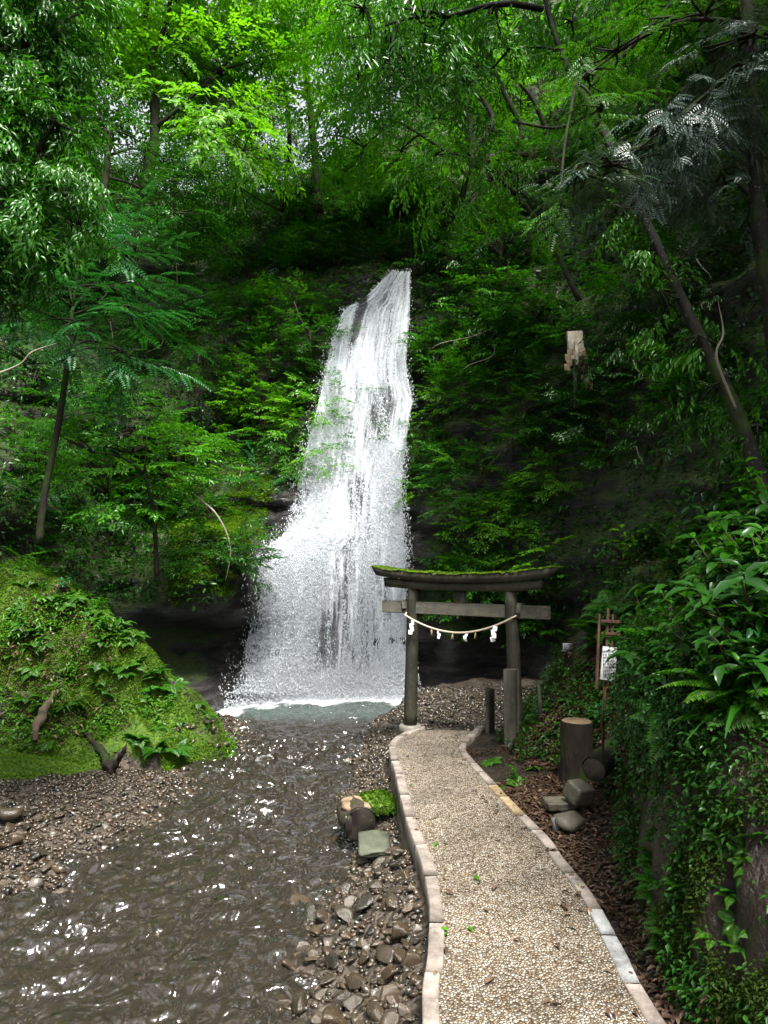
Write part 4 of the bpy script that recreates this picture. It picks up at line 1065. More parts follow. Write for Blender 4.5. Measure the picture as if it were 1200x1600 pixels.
def along(poly, step):
    seg = np.linalg.norm(np.diff(poly, axis=0), axis=1); s = np.concatenate([[0], np.cumsum(seg)])
    return s, lambda q: np.array([np.interp(q, s, poly[:, 0]), np.interp(q, s, poly[:, 1])])
rk = np.random.default_rng(3)
def kerb(poly, side, lens, mats, w=.072, skip=()):
    s, f = along(poly, .1)
    q = 0.0; i = 0
    while q < s[-1] - .05:
        L = lens[i % len(lens)] * rk.uniform(.92, 1.08); q1 = min(q + L, s[-1])
        st_ = np.array([f(v) for v in np.linspace(q, q1 - .007, 7)])
        tt_ = norm(np.gradient(st_, axis=0)); nn_ = np.stack([tt_[:, 1], -tt_[:, 0]], 1) * side
        ww = w * rk.uniform(.93, 1.04); top = .010 + rk.uniform(-.002, .004); b_ = .006; V = []
        for k_ in range(7):
            e_ = b_ if k_ in (0, 6) else 0
            for (o_, z_) in ((0, -.15), (0, top - b_), (b_, top - e_ * .6), (ww - b_, top - e_ * .6), (ww, top - b_), (ww, -.15)):
                p_ = st_[k_] + nn_[k_] * o_; V.append((p_[0] + rk.normal(0, .0008), p_[1], z_ + rk.normal(0, .0008)))
        Q = [(k_ * 6 + j_, k_ * 6 + (j_ + 1) % 6, k_ * 6 + 6 + (j_ + 1) % 6, k_ * 6 + 6 + j_) for k_ in range(6) for j_ in range(6)]
        mb = MB(); mb.add(np.array(V), [np.array(Q), np.array([[0, 1, 2, 3, 4, 5], [41, 40, 39, 38, 37, 36]])]); mb.build('kerb_stone', mats(q, st_[3]), path)
        q = q1; i += 1
kerb(PATH_L, 1, [.5, .46, .55, .42], lambda q, m: M['kerb'])
kerb(PATH_R, -1, [.42, .3, .36, .27], lambda q, m: M['kerb_grey'] if (3.2 < m[1] < 3.72 or m[1] < 2.65 and m[1] > 1.9) else (M['kerb_yellow'] if 5.2 < m[1] < 5.75 else M['kerb']))
# side wall of the path towards the stream
mb = MB()
n = 70; ys = np.linspace(-3, 7.0, n); xs = np.interp(ys, PATH_L[:, 1], PATH_L[:, 0]) + .004
zt = -.153; rows = [(xs, np.full(n, zt)), (xs - .012 + .012 * fbm(xyz(xs, ys, 0), 6, 3, 3), np.full(n, -.26)), (xs - .03, np.full(n, -.6))]
V = np.concatenate([xyz(x, ys, z) for x, z in rows] + [xyz(xs + .07, ys, zt)])
i = np.arange(n - 1)
mb.add(V, np.concatenate([np.stack([i, i + 1, i + n + 1, i + n], -1), np.stack([i + n, i + n + 1, i + 2 * n + 1, i + 2 * n], -1)]))
mb.build('retaining_edge', M['concrete'], path)
# fallen leaves on the path, one by one
def one_leaf(name, mat, L, ratio, curl, seed):
    rng = np.random.default_rng(seed); tv, tf = LEAF
    V = tv.copy(); V[:, 0] = (V[:, 0] - .5) * L; V[:, 1] *= L * ratio; V[:, 2] = V[:, 2] * L * curl + rng.normal(0, .002, len(V)) + .004
    return mesh_obj(name, V, tf, M[mat], None, False, attrs={'v': np.full(len(V), rng.uniform(.2, .9))})
LF = [one_leaf('fallen_leaf', 'dead_leaf', .055, .45, 1.0, 1), one_leaf('fallen_leaf', 'dead_leaf', .045, .4, 1.6, 2), one_leaf('fallen_leaf', 'leaf_bright', .05, .42, .7, 3), one_leaf('fallen_leaf', 'dead_leaf', .038, .5, 1.2, 4)]
rl = np.random.default_rng(8); usedl = set()
def drop_leaf(k, x, y, z, lab, grp):
    o = LF[k]
    if k in usedl: o = o.copy(); COL.objects.link(o)
    usedl.add(k); o.location = (x, y, z); o.rotation_euler = (rl.normal(0, .15), rl.normal(0, .15), rl.uniform(0, 6.28)); s = rl.uniform(.7, 1.2); o.scale = (s, s, s)
    tag(o, lab, 'leaf', grp)
for px, py in [(745, 1372), (695, 1452), (697, 1460), (735, 1452), (681, 1320), (642, 1227), (905, 1385)]:
    q = atz(px, py, .008); drop_leaf(2, q[0], q[1], .008, 'fresh green leaf fallen on the pebble path', 'green leaves on the path')
for _ in range(90):
    y = rl.uniform(2.3, 7.4) if rl.random() < .7 else rl.uniform(2.3, 4.2)
    a, b = pxl(y) + .03, pxr(y) - .02
    t = rl.random(); t = t if rl.random() < .5 else 1 - t * .25
    drop_leaf([0, 1, 3][rl.integers(3)], a + (b - a) * t, y, .01, 'brown dry leaf fallen on the pebble path', 'brown leaves on the path')

# ------------------------------------------------------------------ stones
import bmesh
def ico(sub):
    bm = bmesh.new(); bmesh.ops.create_icosphere(bm, subdivisions=sub, radius=1)
    V = np.array([v.co[:] for v in bm.verts]); Fc = np.array([[v.index for v in f.verts] for f in bm.faces]); bm.free(); return V, Fc
ICO = {k: ico(k) for k in (1, 2, 3, 4)}
def stone_vf(seed, sub=2, ang=.35):
    rng = np.random.default_rng(seed); V, Fc = ICO[sub]
    V = V.copy()
    for _ in range(9):      # chop with planes -> river-worn facets
        n = norm(rng.normal(size=3)); d = rng.uniform(.42, .8); h = V @ n
        V = V - np.maximum(h - d, 0)[:, None] * n * .97
    V = V * (1 + .12 * fbm(V + seed * 3.1, 1.3, 3, seed)[:, None])
    V = V * np.array([rng.uniform(.9, 1.35), rng.uniform(.65, .95), rng.uniform(.38, .65)])
    return V, Fc
SPROT = [stone_vf(700 + k, 3) for k in range(12)]
SMESH = []
def stone_obj(k, mat='stone'):
    V, Fc = SPROT[k]; return mesh_obj('river_stone', V, Fc, M[mat], None, True, attrs={'v': np.full(len(V), (k * .37) % 1)})
ST0 = [stone_obj(k) for k in range(12)]; usedst = set()
def put_stone(k, p, s, rot, lab, grp, cat='stone'):
    o = ST0[k]
    if k in usedst: o = o.copy(); COL.objects.link(o)
    usedst.add(k); o.location = p; o.scale = s if np.ndim(s) else (s, s, s); o.rotation_euler = rot
    return tag(o, lab, cat, grp)
rs = np.random.default_rng(21)
cnt = 0; placed = []
tries = 0
while cnt < 215 and tries < 20000:          # right shore, between stream and path
    tries += 1
    y = 2.05 + 3.2 * rs.random() ** 1.4
    a, b = wxr(y) - .12, pxl(y) - .03
    if b - a < .08: continue
    x = rs.uniform(a, b); r = rs.uniform(.03, .07) * (1.45 if rs.random() < .15 else 1)
    if x + r * .8 > pxl(y): continue
    if any((x - q[0]) ** 2 + (y - q[1]) ** 2 < (.78 * (r + q[2])) ** 2 for q in placed): continue
    placed.append((x, y, r)); cnt += 1
    put_stone(int(rs.integers(12)), (x, y, gz(x, y) + r * .38), r, (rs.normal(0, .35), rs.normal(0, .35), rs.uniform(0, 6.28)), 'wet brown river stone between the stream and the path', 'river stones along the path')
for i in range(66):                          # left shore
    y = 3.7 + 2.2 * rs.random(); x = wxl(y) - rs.random() ** 1.2 * 1.3 + .08; r = rs.uniform(.035, .07)
    put_stone(int(rs.integers(12)), (x, y, gz(x, y) + r * .3), r, (rs.normal(0, .3), rs.normal(0, .3), rs.uniform(0, 6.28)), 'wet stone on the gravel beach at the left', 'stones on the left beach')
for (px, py, r, lab) in [(10, 1305, .13, 'large dark boulder at the left edge of the beach'), (25, 1330, .1, 'rounded grey boulder in front of the dark one at the left edge'), (625, 1515, .095, 'large olive river stone at the foot of the path edge'), (610, 1455, .07, 'dark angular stone beside the path edge'), (30, 1300, .05, 'small boulder behind the grey one at the left edge')]:
    p = atz(px, py, -.33)
    put_stone(int(rs.integers(12)), (p[0], p[1], gz(p[0], p[1]) + r * .5), r, (0.1, .1, rs.uniform(0, 6)), lab, None, 'boulder')

# small stones as one mass
def pebbles(name, n, samp, rmin, rmax, seed, label, sub=1, sink=.25, mat='stone'):
    rng = np.random.default_rng(seed)
    pr = [stone_vf(seed * 10 + k, sub) for k in range(8)]
    xy = samp(rng, n); z = ground(xy[:, 0], xy[:, 1]); r = rmin * (rmax / rmin) ** (rng.random(len(xy)) ** 1.6)
    mb = MB(); k = rng.integers(0, 8, len(xy))
    for j in range(8):
        m = np.nonzero(k == j)[0]; V0, F0 = pr[j]
        if not len(m): continue
        az = rng.uniform(0, 6.28, len(m)); tx = rng.normal(0, .35, len(m)); ty = rng.normal(0, .35, len(m))
        R = np.stack([rotm(a, b, c) for a, b, c in zip(tx, ty, az)])
        V = np.einsum('mij,vj->mvi', R, V0) * r[m][:, None, None] + xyz(xy[m, 0], xy[m, 1], z[m] + r[m] * sink)[:, None, :]
        Fc = (F0[None] + (np.arange(len(m)) * len(V0))[:, None, None]).reshape(-1, 3)
        mb.add(V.reshape(-1, 3), Fc, np.repeat(rng.random(len(m)), len(V0)))
    o = mb.build(name, M[mat], None, True)
    return tag(o, label, 'gravel', None, 'stuff')
def samp_right(rng, n):
    y = 2.0 + 5.6 * rng.random(n) ** 1.1; a, b = wxr(y) - .25, pxl(y) - .02; return np.stack([a + (b - a) * rng.random(n), y], 1)
pebbles('shore_gravel', 3800, samp_right, .014, .04, 61, 'wet gravel filling the strip between the stream and the path')
def samp_left(rng, n):
    y = 3.0 + 4.2 * rng.random(n); x = wxl(y) + .25 - rng.random(n) * 2.6; return np.stack([x, y], 1)
def samp_left2(rng, n):
    q = samp_left(rng, n); d = poly_sd(q[:, 0], q[:, 1], MB_B); l = poly_sd(q[:, 0], q[:, 1], np.array([(-9, 6.0), (-3.45, 6.2), (-3.1, 6.5), (-2.7, 7.0), (-2.7, 7.3), (-9, 7.3)])); return q[(d < -.02) & (l < 0)]
pebbles('beach_gravel', 13000, samp_left2, .012, .042, 62, 'gravel of the small beach at the left side of the stream')
def samp_back(rng, n):
    y = 7.0 + 3.6 * rng.random(n); x = wxr(y) - .35 + rng.random(n) * 3.2; q = np.stack([x, y], 1)
    return q[~((q[:, 1] < 7.62) & (q[:, 0] > pxl(q[:, 1])) )]
pebbles('gate_gravel', 7000, samp_back, .015, .05, 63, 'brown gravel around the gate before the plunge pool')
def samp_bed(rng, n):
    y = 1.6 + 9.0 * rng.random(n) ** 1.2; x = wxl(y) + (wxr(y) - wxl(y)) * rng.random(n); return np.stack([x, y], 1)
pebbles('stream_bed_gravel', 3500, samp_bed, .03, .09, 64, 'brown stones lying under the shallow stream water', sink=.1)
def samp_ml(rng, n):
    y = 8.3 + 2.3 * rng.random(n); x = wxl(y) - .5 + rng.random(n) * 1.4; return np.stack([x, y], 1)
pebbles('pool_edge_gravel', 700, samp_ml, .02, .06, 65, 'dark stones at the outlet of the plunge pool', sink=.4)
print('stones', time.time() - T0)

# ------------------------------------------------------------------ stream
wx = np.concatenate([np.arange(-9, -4.5, .15), np.arange(-4.5, 1.4, .022), np.arange(1.4, 4.5, .15)])
wy = np.concatenate([np.arange(-3, 1.8, .12), np.arange(1.8, 6, .022), np.arange(6, 10, .035), np.arange(10, 13.2, .07)])
WX, WY = np.meshgrid(wx, wy, indexing='ij')
PW = xyz(WX, WY, 0)
rif = sstep(-.05, .6, fbm(PW * [1, .7, 1], .9, 3, 91))
rif = np.maximum(rif, .0) * (1 - .8 * sstep(9.4, 10.4, WY))
dw = np.stack([np.cos(.5) * WX + np.sin(.5) * WY, -np.sin(.5) * WX + np.cos(.5) * WY], -1)
wa = 1 - np.abs(fbm(xyz(dw[..., 0] * 4.2, dw[..., 1] * 7.5, 0), 1.0, 2, 93)); wb = fbm(xyz(dw[..., 0] * 12, dw[..., 1] * 17, 0), 1, 3, 95)
amp = .02 + .045 * rif
WZ = water_z(WY) + amp * (wa - .6) * 1.7 + amp * .16 * wb
THW = np.degrees(np.arctan2(WX, WY))
dfall = D_smooth(THW, 0) - np.hypot(WX, WY)
foam_sheen = 1.0 * sstep(1.6, .6, dfall + .25 * fbm(PW, 2.5, 3, 97)) * (THW > -17) * (THW < 3.8 + fbm(PW, 2, 2, 98)) + .62 * rif * sstep(.35, 1.0, wa) * sstep(-.3, .5, fbm(PW, 3, 3, 99)) + .1 * rif
foam_sheen = np.where(dfall > 1.5, (.12 + .26 * sstep(.5, .95, wa)) * rif * sstep(-.2, .5, fbm(PW, 2.3, 3, 99)) * (.75 + .5 * sstep(6.5, 9, WY)), foam_sheen)  # riffle foam, thickened upstream to whiten the water like reflected sky
foam_sheen = foam_sheen + .5 * np.exp(-((dfall - .5) / .4) ** 2) * (THW > 2) * (THW < 9)
deep = sstep(9.2, 10.2, WY)
nx, ny = WX.shape
ii = np.arange(nx - 1)[:, None] * ny; jj = np.arange(ny - 1)[None, :]
WF = np.stack([ii + jj, ii + ny + jj, ii + ny + jj + 1, ii + jj + 1], -1).reshape(-1, 4)
wv = xyz(WX, WY, WZ).reshape(-1, 3); c_ = wv[WF].mean(1)
keep = (c_[:, 0] < wxr(c_[:, 1]) + .5 + .8 * (c_[:, 1] > 8)) & (c_[:, 0] < pxl(c_[:, 1]) - .0 + 9 * (c_[:, 1] > 7.0)) & (c_[:, 0] > wxl(c_[:, 1]) - .8)
tag(mesh_obj('stream_water', wv, WF[keep], M['water'], smooth=True, attrs={'foam_sheen': np.clip(foam_sheen, 0, 1).ravel(), 'deep': deep.ravel()}), kind='structure')
print('water', time.time() - T0)

# ------------------------------------------------------------------ waterfall
LE = np.array([(425, 612), (440, 596), (458, 580), (474, 562), (480, 546), (490, 536), (530, 520), (580, 508), (620, 500), (690, 482), (750, 468), (800, 452), (840, 440), (856, 410), (880, 396), (905, 402), (960, 398), (1010, 384), (1078, 368)], float)
RE = np.array([(425, 641), (500, 640), (560, 634), (590, 636), (625, 646), (650, 640), (680, 636), (760, 626), (850, 632), (950, 634), (1078, 640)], float)
def fall_point(u, py, off=.22):
    x = np.interp(py, LE[:, 0], LE[:, 1]) * (1 - u) + np.interp(py, RE[:, 0], RE[:, 1]) * u
    # ray to smooth hill minus offset (fixed point)
    xc = (x - 600) / F; yc = (800 - py) / F
    dx, dy, dz = xc, cos(TILT) - yc * sin(TILT), sin(TILT) + yc * cos(TILT)
    h = np.hypot(dx, dy); thd = np.degrees(np.arctan2(dx, dy)); r = np.full_like(x, 12.0)
    off = off + .34 * sstep(780, 900, py) * sstep(.75, .15, u)
    for _ in range(12): r = D_smooth(thd, CAM[2] + dz / h * r) - off
    return np.stack([dx / h * r, dy / h * r, CAM[2] + dz / h * r], -1), x
def dens_fn(u, py, x):
    G = lambda cx, cy, sx, sy: np.exp(-((x - cx) / sx) ** 2 - ((py - cy) / sy) ** 2)
    d = np.full(x.shape, .6) + .12 * fbm(xyz(x / 26, py / 150, 3), 1, 3, 19)
    d = d + .35 * np.exp(-u / .12) * (py < 760) + .2 * np.exp(-(1 - u) / .1)
    d = d - .22 * G(600, 560, 20, 80) - .36 * G(592, 655, 26, 42) - .2 * G(560, 770, 16, 36)
    d = d - 1.1 * G(562 - .25 * (py - 490), 500, 6, 46) - .12 * G(605, 480, 14, 36)
    d = d + .5 * G(432, 970, 46, 140) + .34 * G(480, 850, 40, 60) + .4 * G(415, 885, 24, 36)
    d = d - .34 * G(520, 1000, 48, 100) - .2 * G(545, 890, 22, 60) - .08 * G(600, 950, 30, 120)
    d = d + .35 * sstep(1035, 1075, py)
    d = d * (1 - .35 * np.clip((np.abs(u - .5) * 2 - .9) / .1, 0, 1))
    return np.clip(d, 0, 1)
nu, nv = 90, 300
U, PYv = np.meshgrid(np.linspace(0, 1, nu), np.concatenate([[418, 421], np.linspace(425, 1080, nv - 2)]), indexing='ij')
PF, XF = fall_point(U, PYv)
rel = fbm(xyz(U * 14, PYv / 120, 0), 1, 4, 7)
rad = norm(PF * [1, 1, 0])
PF = PF - rad * (.09 * rel + .05 * fbm(xyz(U * 40, PYv / 40, 3), 1, 3, 8))[..., None]
PF[:, :2] += rad[:, :2] * np.array([.6, .25])[None, :, None]; PF[:, :2, 2] = PF[:, 2:3, 2] + .03
DN = dens_fn(U, PYv, XF)
ii = np.arange(nu - 1)[:, None] * nv; jj = np.arange(nv - 1)[None, :]
FF = np.stack([ii + jj, ii + nv + jj, ii + nv + jj + 1, ii + jj + 1], -1).reshape(-1, 4)
fall = empty('waterfall', (-.6, 11.6, -.35)); fall['kind'] = 'structure'
base_f = np.array(fall.location)
# streamline coordinate constant in width near the bottom: use real x
mesh_obj('falling_sheet', PF.reshape(-1, 3) - base_f, FF, M['fall'], fall, True, attrs={'dens': DN.ravel(), 'fu': (U * .6 + .4 * (XF - 380) / 260).ravel(), 'fv': (PYv / 650).ravel()})
# flecks of white water
def flecks(n, seed, off, smin, smax, thr, name, edge=0.0):
    rng = np.random.default_rng(seed)
    py = 425 + 655 * rng.random(n * 4); u = rng.random(n * 4)
    if edge: u = np.where(rng.random(n * 4) < .5, -edge * rng.random(n * 4) ** 2, 1 + edge * rng.random(n * 4) ** 2 * .6)
    uc = np.clip(u, 0, 1)
    P, x = fall_point(u if edge else u, py, off)
    wpx = np.interp(py, RE[:, 0], RE[:, 1]) - np.interp(py, LE[:, 0], LE[:, 1])
    d = dens_fn(uc, py, x)
    st = fbm(xyz((x - .22 * py * (py < 860)) / 8, py / 110, 0), 1, 3, 12) * .75 + fbm(xyz(x / 5, py / 7, 5), 1, 2, 13) * .35
    pr = (d + .45 * st - thr) * (wpx / 265) * (1.0 if not edge else .55)
    k = np.nonzero(rng.random(n * 4) < np.clip(pr, 0, 1))[0][:n]
    P = P[k]; m = len(k); pk = py[k]
    P = P - norm(P * [1, 1, 0]) * (rng.random((m, 1)) ** 2 * (.18 + .22 * (pk[:, None] > 850))) + rng.normal(0, .012, (m, 3))
    s = smin * (smax / smin) ** (rng.random(m) ** 2.2)
    O = np.array([(1, 0, 0), (-1, 0, 0), (0, 1, 0), (0, -1, 0), (0, 0, 1.0), (0, 0, -1.0)]); OF = np.array([(0, 2, 4), (2, 1, 4), (1, 3, 4), (3, 0, 4), (2, 0, 5), (1, 2, 5), (3, 1, 5), (0, 3, 5)])
    el = rng.uniform(.8, 2.4, m) + 3.2 * rng.random(m) ** 2 * sstep(500, 900, pk)
    V = O[None] * rng.uniform(.5, 1.3, (m, 6, 1)); V[..., 2] *= el[:, None]
    sl = rng.normal(0, .3, m); V[..., 0] += V[..., 2] * sl[:, None]
    V = V * s[:, None, None] + P[:, None, :] - base_f
    Fc = (OF[None] + (np.arange(m) * 6)[:, None, None]).reshape(-1, 3)
    o = mesh_obj(name, V.reshape(-1, 3), Fc, M['drop'], fall, True); o['kind'] = 'stuff'
    return m
a = flecks(125000, 41, .3, .003, .0115, .2, 'white_water')
b = flecks(6500, 42, .3, .004, .012, .2, 'flying_drops', .1)
print('fall', a, b, time.time() - T0)
V, Fc = ICO[3]; V = V * (1 + .12 * fbm(V * 1.6, 1, 2, 4)[:, None]) * [1.25, .5, .45] + [-1.0, 10.95, -.08]
mm_ = bpy.data.materials.new('mist'); mm_.use_nodes = True; mt_ = mm_.node_tree; mt_.nodes.clear()
pv = mt_.nodes.new('ShaderNodeVolumePrincipled'); pv.inputs['Color'].default_value = (.97, .98, 1, 1); pv.inputs['Density'].default_value = .34; pv.inputs['Anisotropy'].default_value = .2
mt_.links.new(pv.outputs[0], mt_.nodes.new('ShaderNodeOutputMaterial').inputs['Volume'])
tag(mesh_obj('mist', V, Fc, mm_, smooth=True), 'pale mist hanging over the pool at the foot of the waterfall', 'mist', None, 'stuff')
# splash at the foot
def splash():
    rng = np.random.default_rng(9); n = 16000
    th = rng.uniform(-12.5, 2.6, n); z = rng.exponential(.09, n); r = D_smooth(th, 0) - .25 - rng.random(n) ** 1.3 * .7
    P = np.stack([r * np.sin(np.radians(th)), r * np.cos(np.radians(th)), water_z(r) + z], -1)
    s = .006 + .014 * rng.random(n) ** 3
    O = np.array([(1, 0, 0), (-.7, .7, 0), (-.7, -.7, 0), (0, 0, 1.2)]); OF = np.array([(0, 1, 3), (1, 2, 3), (2, 0, 3), (0, 2, 1)])
    V = O[None] * rng.uniform(.6, 1.4, (n, 4, 1)) * s[:, None, None] + P[:, None, :] - base_f
    o = mesh_obj('splash', V.reshape(-1, 3), (OF[None] + (np.arange(n) * 4)[:, None, None]).reshape(-1, 3), M['drop'], fall, True); o['kind'] = 'stuff'
splash()

# ------------------------------------------------------------------ torii gate
A_ = atz(641, 1134, 0.02); B_ = atz(808, 1163, 0.0); 
A2 = np.array([A_[0], A_[1]]); B2 = np.array([B_[0], B_[1]]); ex = (B2 - A2); span = np.linalg.norm(ex); ex /= span
ang = atan2(ex[1], ex[0]); ctr = (A2 + B2) / 2
H = 1.47
gate = tag(empty('torii_gate', (ctr[0], ctr[1], 0), ang), 'weathered wooden torii gate with a moss-topped curved lintel spanning the path', 'gate')
hs = span / 2; bat = .045
def part(name, mat, vf, parent=gate, smooth=False):
    mb = MB()
    for v in vf: mb.add(*v)
    return mb.build(name, M[mat], parent, smooth)
for s_ in (-1, 1):
    p = np.stack([np.linspace(s_ * hs, s_ * (hs - bat), 12), np.zeros(12), np.linspace(-.05 if s_ > 0 else .03, H, 12)], 1)
    part('post', 'torii_v', [tube_vf(p, np.linspace(.072, .062, 12), 12, True, .04, 4 + s_)])
V, Fs = tube_vf([(-hs, 0, -.08), (-hs, 0, .02), (-hs, 0, .035)], [.125, .122, .108], 20, True); part('base_stone', 'concrete', [(V, Fs)])
# lower tie beam, wedges, central strut
zn = 1.275
part('tie_beam', 'torii_h', [box_vf((0, 0, zn), (2 * hs + .7, .06, .13), None, .006, .001)])
for s_ in (-1, 1):
    part('wedge', 'torii_h', [box_vf((s_ * (hs - bat) + s_ * .098, -.0, zn + .035), (.05, .09, .1), rotm(0, s_ * .12, 0), .004)])
part('strut', 'torii_v', [box_vf((0, 0, zn + .065 + (H - zn - .065) / 2), (.13, .045, H - zn - .065), None, .005)])
def curved(z0, th, half, wid, rise, endcut=.06, n=24, topw=None):
    t = np.linspace(-1, 1, n); topw = topw or wid
    V = []
    for k in t:
        zz = z0 + rise * abs(k) ** 2.2
        for (yy, dz, cut) in ((-wid / 2, 0, -endcut), (wid / 2, 0, -endcut), (topw / 2, th, 0), (-topw / 2, th, 0)):
            V.append((k * (half + cut), yy, zz + dz * (1 + .12 * abs(k) ** 3)))
    V = np.array(V); Q = []
    for i in range(n - 1):
        for j in range(4):
            j2 = (j + 1) % 4; Q.append((i * 4 + j, i * 4 + j2, i * 4 + 4 + j2, i * 4 + 4 + j))
    Q += [(3, 2, 1, 0), ((n - 1) * 4, (n - 1) * 4 + 1, (n - 1) * 4 + 2, (n - 1) * 4 + 3)]
    return V, [np.array(Q)]
part('lower_lintel', 'torii_h', [curved(H - .004, .085, hs + .3, .13, .03, .012)])
lint = part('upper_lintel', 'torii_h', [curved(H + .083, .085, hs + .43, .2, .065, .05, topw=.235)])
Vm, Fm = curved(H + .168, .012, hs + .445, .25, .074, .0, 90, topw=.19)
Vm = Vm + np.random.default_rng(2).normal(0, .0035, Vm.shape) * [.3, 1, 1.6]; Vm[:, 2] += .01 * fbm(Vm, 9, 3, 4)
mo = MB(); mo.add(Vm, Fm); mo.build('moss_cover', M['moss'], lint, True)
rng = np.random.default_rng(14); n = 5200; tt = rng.uniform(-1, 1, n); yy = rng.uniform(-.125, .125, n)
cl = Leaves(); cl.add(np.stack([tt * (hs + .435), yy, H + .163 + .074 * np.abs(tt) ** 2.2 + .02 * (1 - (yy / .15) ** 2)], 1), np.stack([rng.normal(0, 1, n), rng.normal(0, 1, n) + yy * 8, rng.uniform(.2, 1.4, n)], 1), rng.normal(0, 1, (n, 3)), .012, .006, rng.uniform(.2, .9, n)); mt = cl.build('moss_tufts', M['moss_leaf'], lint); mt['kind'] = 'stuff'
# sleeve post at the right leg
part('support_post', 'old_wood', [box_vf((hs + .0, -.115, .345), (.125, .1, .78), rotm(0, 0, .05), .008, .002)])
# rope with paper streamers
t = np.linspace(0, 1, 40); xr0 = hs - bat * .8 + .04
rx = -xr0 + 2 * xr0 * t; rzv = zn - .075 - .155 * 4 * t * (1 - t) + np.where(t > .5, .02, 0) * (t - .5) * 2
rp = np.stack([rx, np.full(40, -.095), rzv], 1)
rope = tag(empty('sacred_rope', (ctr[0], ctr[1], 0), ang), 'twisted straw rope with white paper streamers strung between the gate posts', 'rope')
mb = MB()
for ph in (0, 2.1, 4.2):
    w = np.linspace(0, 1, 320); q = np.stack([np.interp(w, t, rp[:, k]) for k in range(3)], 1)
    a_ = w * 150 + ph; q[:, 1] += .0055 * np.cos(a_); q[:, 2] += .0055 * np.sin(a_)
    mb.add(*tube_vf(q, .0058, 5, True))
mb.build('twisted_cord', M['rope'], rope, True)
for s_ in (0, -1):
    e = rp[s_]; sx = -1 if s_ == 0 else 1
    part('tie_loop', 'rope', [tube_vf([e, e + [sx * .03, .1, .03], e + [sx * .05, .19, .02]], .008, 5)], rope)
def shide(name, tp, mat, s=1.0, seed=0, parent=None, th=.0015, flip=1, steps=4):
    mb = MB(); rr_ = np.random.default_rng(seed); x, z = 0.0, 0.0
    for k in range(steps):
        w, h = .034 * s, .036 * s
        V, Fs = box_vf((x, rr_.normal(0, .003) * s, z - h / 2), (w, th, h), rotm(rr_.normal(0, .2), rr_.normal(0, .12), rr_.normal(0, .25)), .0003)
        mb.add(V, Fs); z -= h * .78; x += flip * w * (.42 if k % 2 == 0 else -.2)
    o = mb.build(name, M[mat], parent); o.location = tp; return o
for f_, sc_, k in ((.085, 1.1, 1), (.335, .8, 2), (.6, .85, 3), (.86, 1.15, 4)):
    q = [float(np.interp(f_, t, rp[:, j])) for j in range(3)]
    shide('paper_streamer', (q[0], q[1] - .012, q[2] - .006), 'paper', sc_ * 1.1, k, rope, flip=-1 if k != 2 else 1, steps=4 if k in (1, 4) else 3)
for f_ in (.27, .47, .68):
    q = np.array([float(np.interp(f_, t, rp[:, j])) for j in range(3)]); mb = MB()
    for j in range(9): mb.add(*tube_vf([q, q + [rng.normal(0, .006), rng.normal(0, .006), -.04], q + [rng.normal(0, .012), rng.normal(0, .012), -.075]], [.004, .003, .001], 4))
    mb.build('straw_tassel', M['straw'], rope, True)

# ------------------------------------------------------------------ posts, stump, blocks, boards
def solo(name, mat, vfs, label, cat, smooth=False, group=None):
    mb = MB()
    for v in vfs: mb.add(*v)
    return tag(mb.build(name, M[mat], None, smooth), label, cat, group)
def rough_block(c, size, R_, seed, p=.95):
    V, Fc = ICO[4]; V = V.copy(); rr_ = np.random.default_rng(seed)
    Bx = V / np.abs(V).max(1, keepdims=True); V = V * (1 - p) + Bx * p
    for _ in range(4):
        n_ = norm(rr_.choice([-1, 1], 3) * rr_.uniform(.5, 1, 3)); V = V - np.maximum(V @ n_ - rr_.uniform(1.15, 1.5), 0)[:, None] * n_
    V = V * np.array(size) / 2 * (1 + .035 * fbm(V * 2 + seed, 1, 4, seed)[:, None])
    return V @ R_.T + np.array(c), [Fc]
b = atz(767, 1142, 0); solo('wooden_post', 'old_wood', [box_vf((b[0], b[1] + .05, .18), (.075, .075, .5), rotm(0, .02, .5), .008, .002)], 'short grey post standing beside the end of the path', 'post')
b = bank_hit(846, 1135) ; b = b if b is not None else at(846, 1135, 6.3)
solo('wooden_stake', 'old_wood', [tube_vf([(b[0], b[1], b[2] - .05), (b[0] - .01, b[1], b[2] + .18), (b[0] - .02, b[1], b[2] + .38)], [.02, .019, .015], 8, True, .1)], 'thin dark stake standing in the mossy bank right of the gate', 'stake')
b = atz(907, 1222, 0.02)
st = tag(empty('tree_stump', (b[0], b[1] + .1, 0)), 'tall dark stump sawn flat, standing in the leaf litter', 'stump')
V, Fs = tube_vf(smooth_path([(0, 0, -.06), (0, 0, .1), (.0, 0, .3), (.005, 0, .475)], 24), np.interp(np.linspace(0, 1, 24), [0, .3, .7, 1], [.15, .135, .127, .125]), 56, False)
a_ = np.arctan2(V[:, 1], V[:, 0]); V[:, :2] *= (1 + .07 * np.abs(fbm(xyz(np.cos(a_) * 5, np.sin(a_) * 5, V[:, 2] * 2.5), 1, 4, 6)) - .03)[:, None]
part('trunk', 'bark', [(V, Fs)], st)
part('cut_top', 'tan_wood', [tube_vf([(.005, 0, .462), (.005, 0, .474), (.005, 0, .478)], [.119, .119, .112], 30, True)], st)
lg0 = at(928, 1203, 5.15); lg1 = at(985, 1150, 5.75)
fl = tag(empty('fallen_log', lg0), 'sawn log leaning down the bank over the stump', 'log')
part('trunk', 'bark_mossy', [tube_vf(smooth_path([(0, 0, 0), (lg1 - lg0) * .5, lg1 - lg0 + (lg1 - lg0) * .4], 8), [.085] * 8, 24, False, .1, 3)], fl, True)
dv = norm(lg1 - lg0); part('cut_end', 'old_wood', [tube_vf([-dv * .006, dv * .01], [.08, .084], 24, True)], fl)
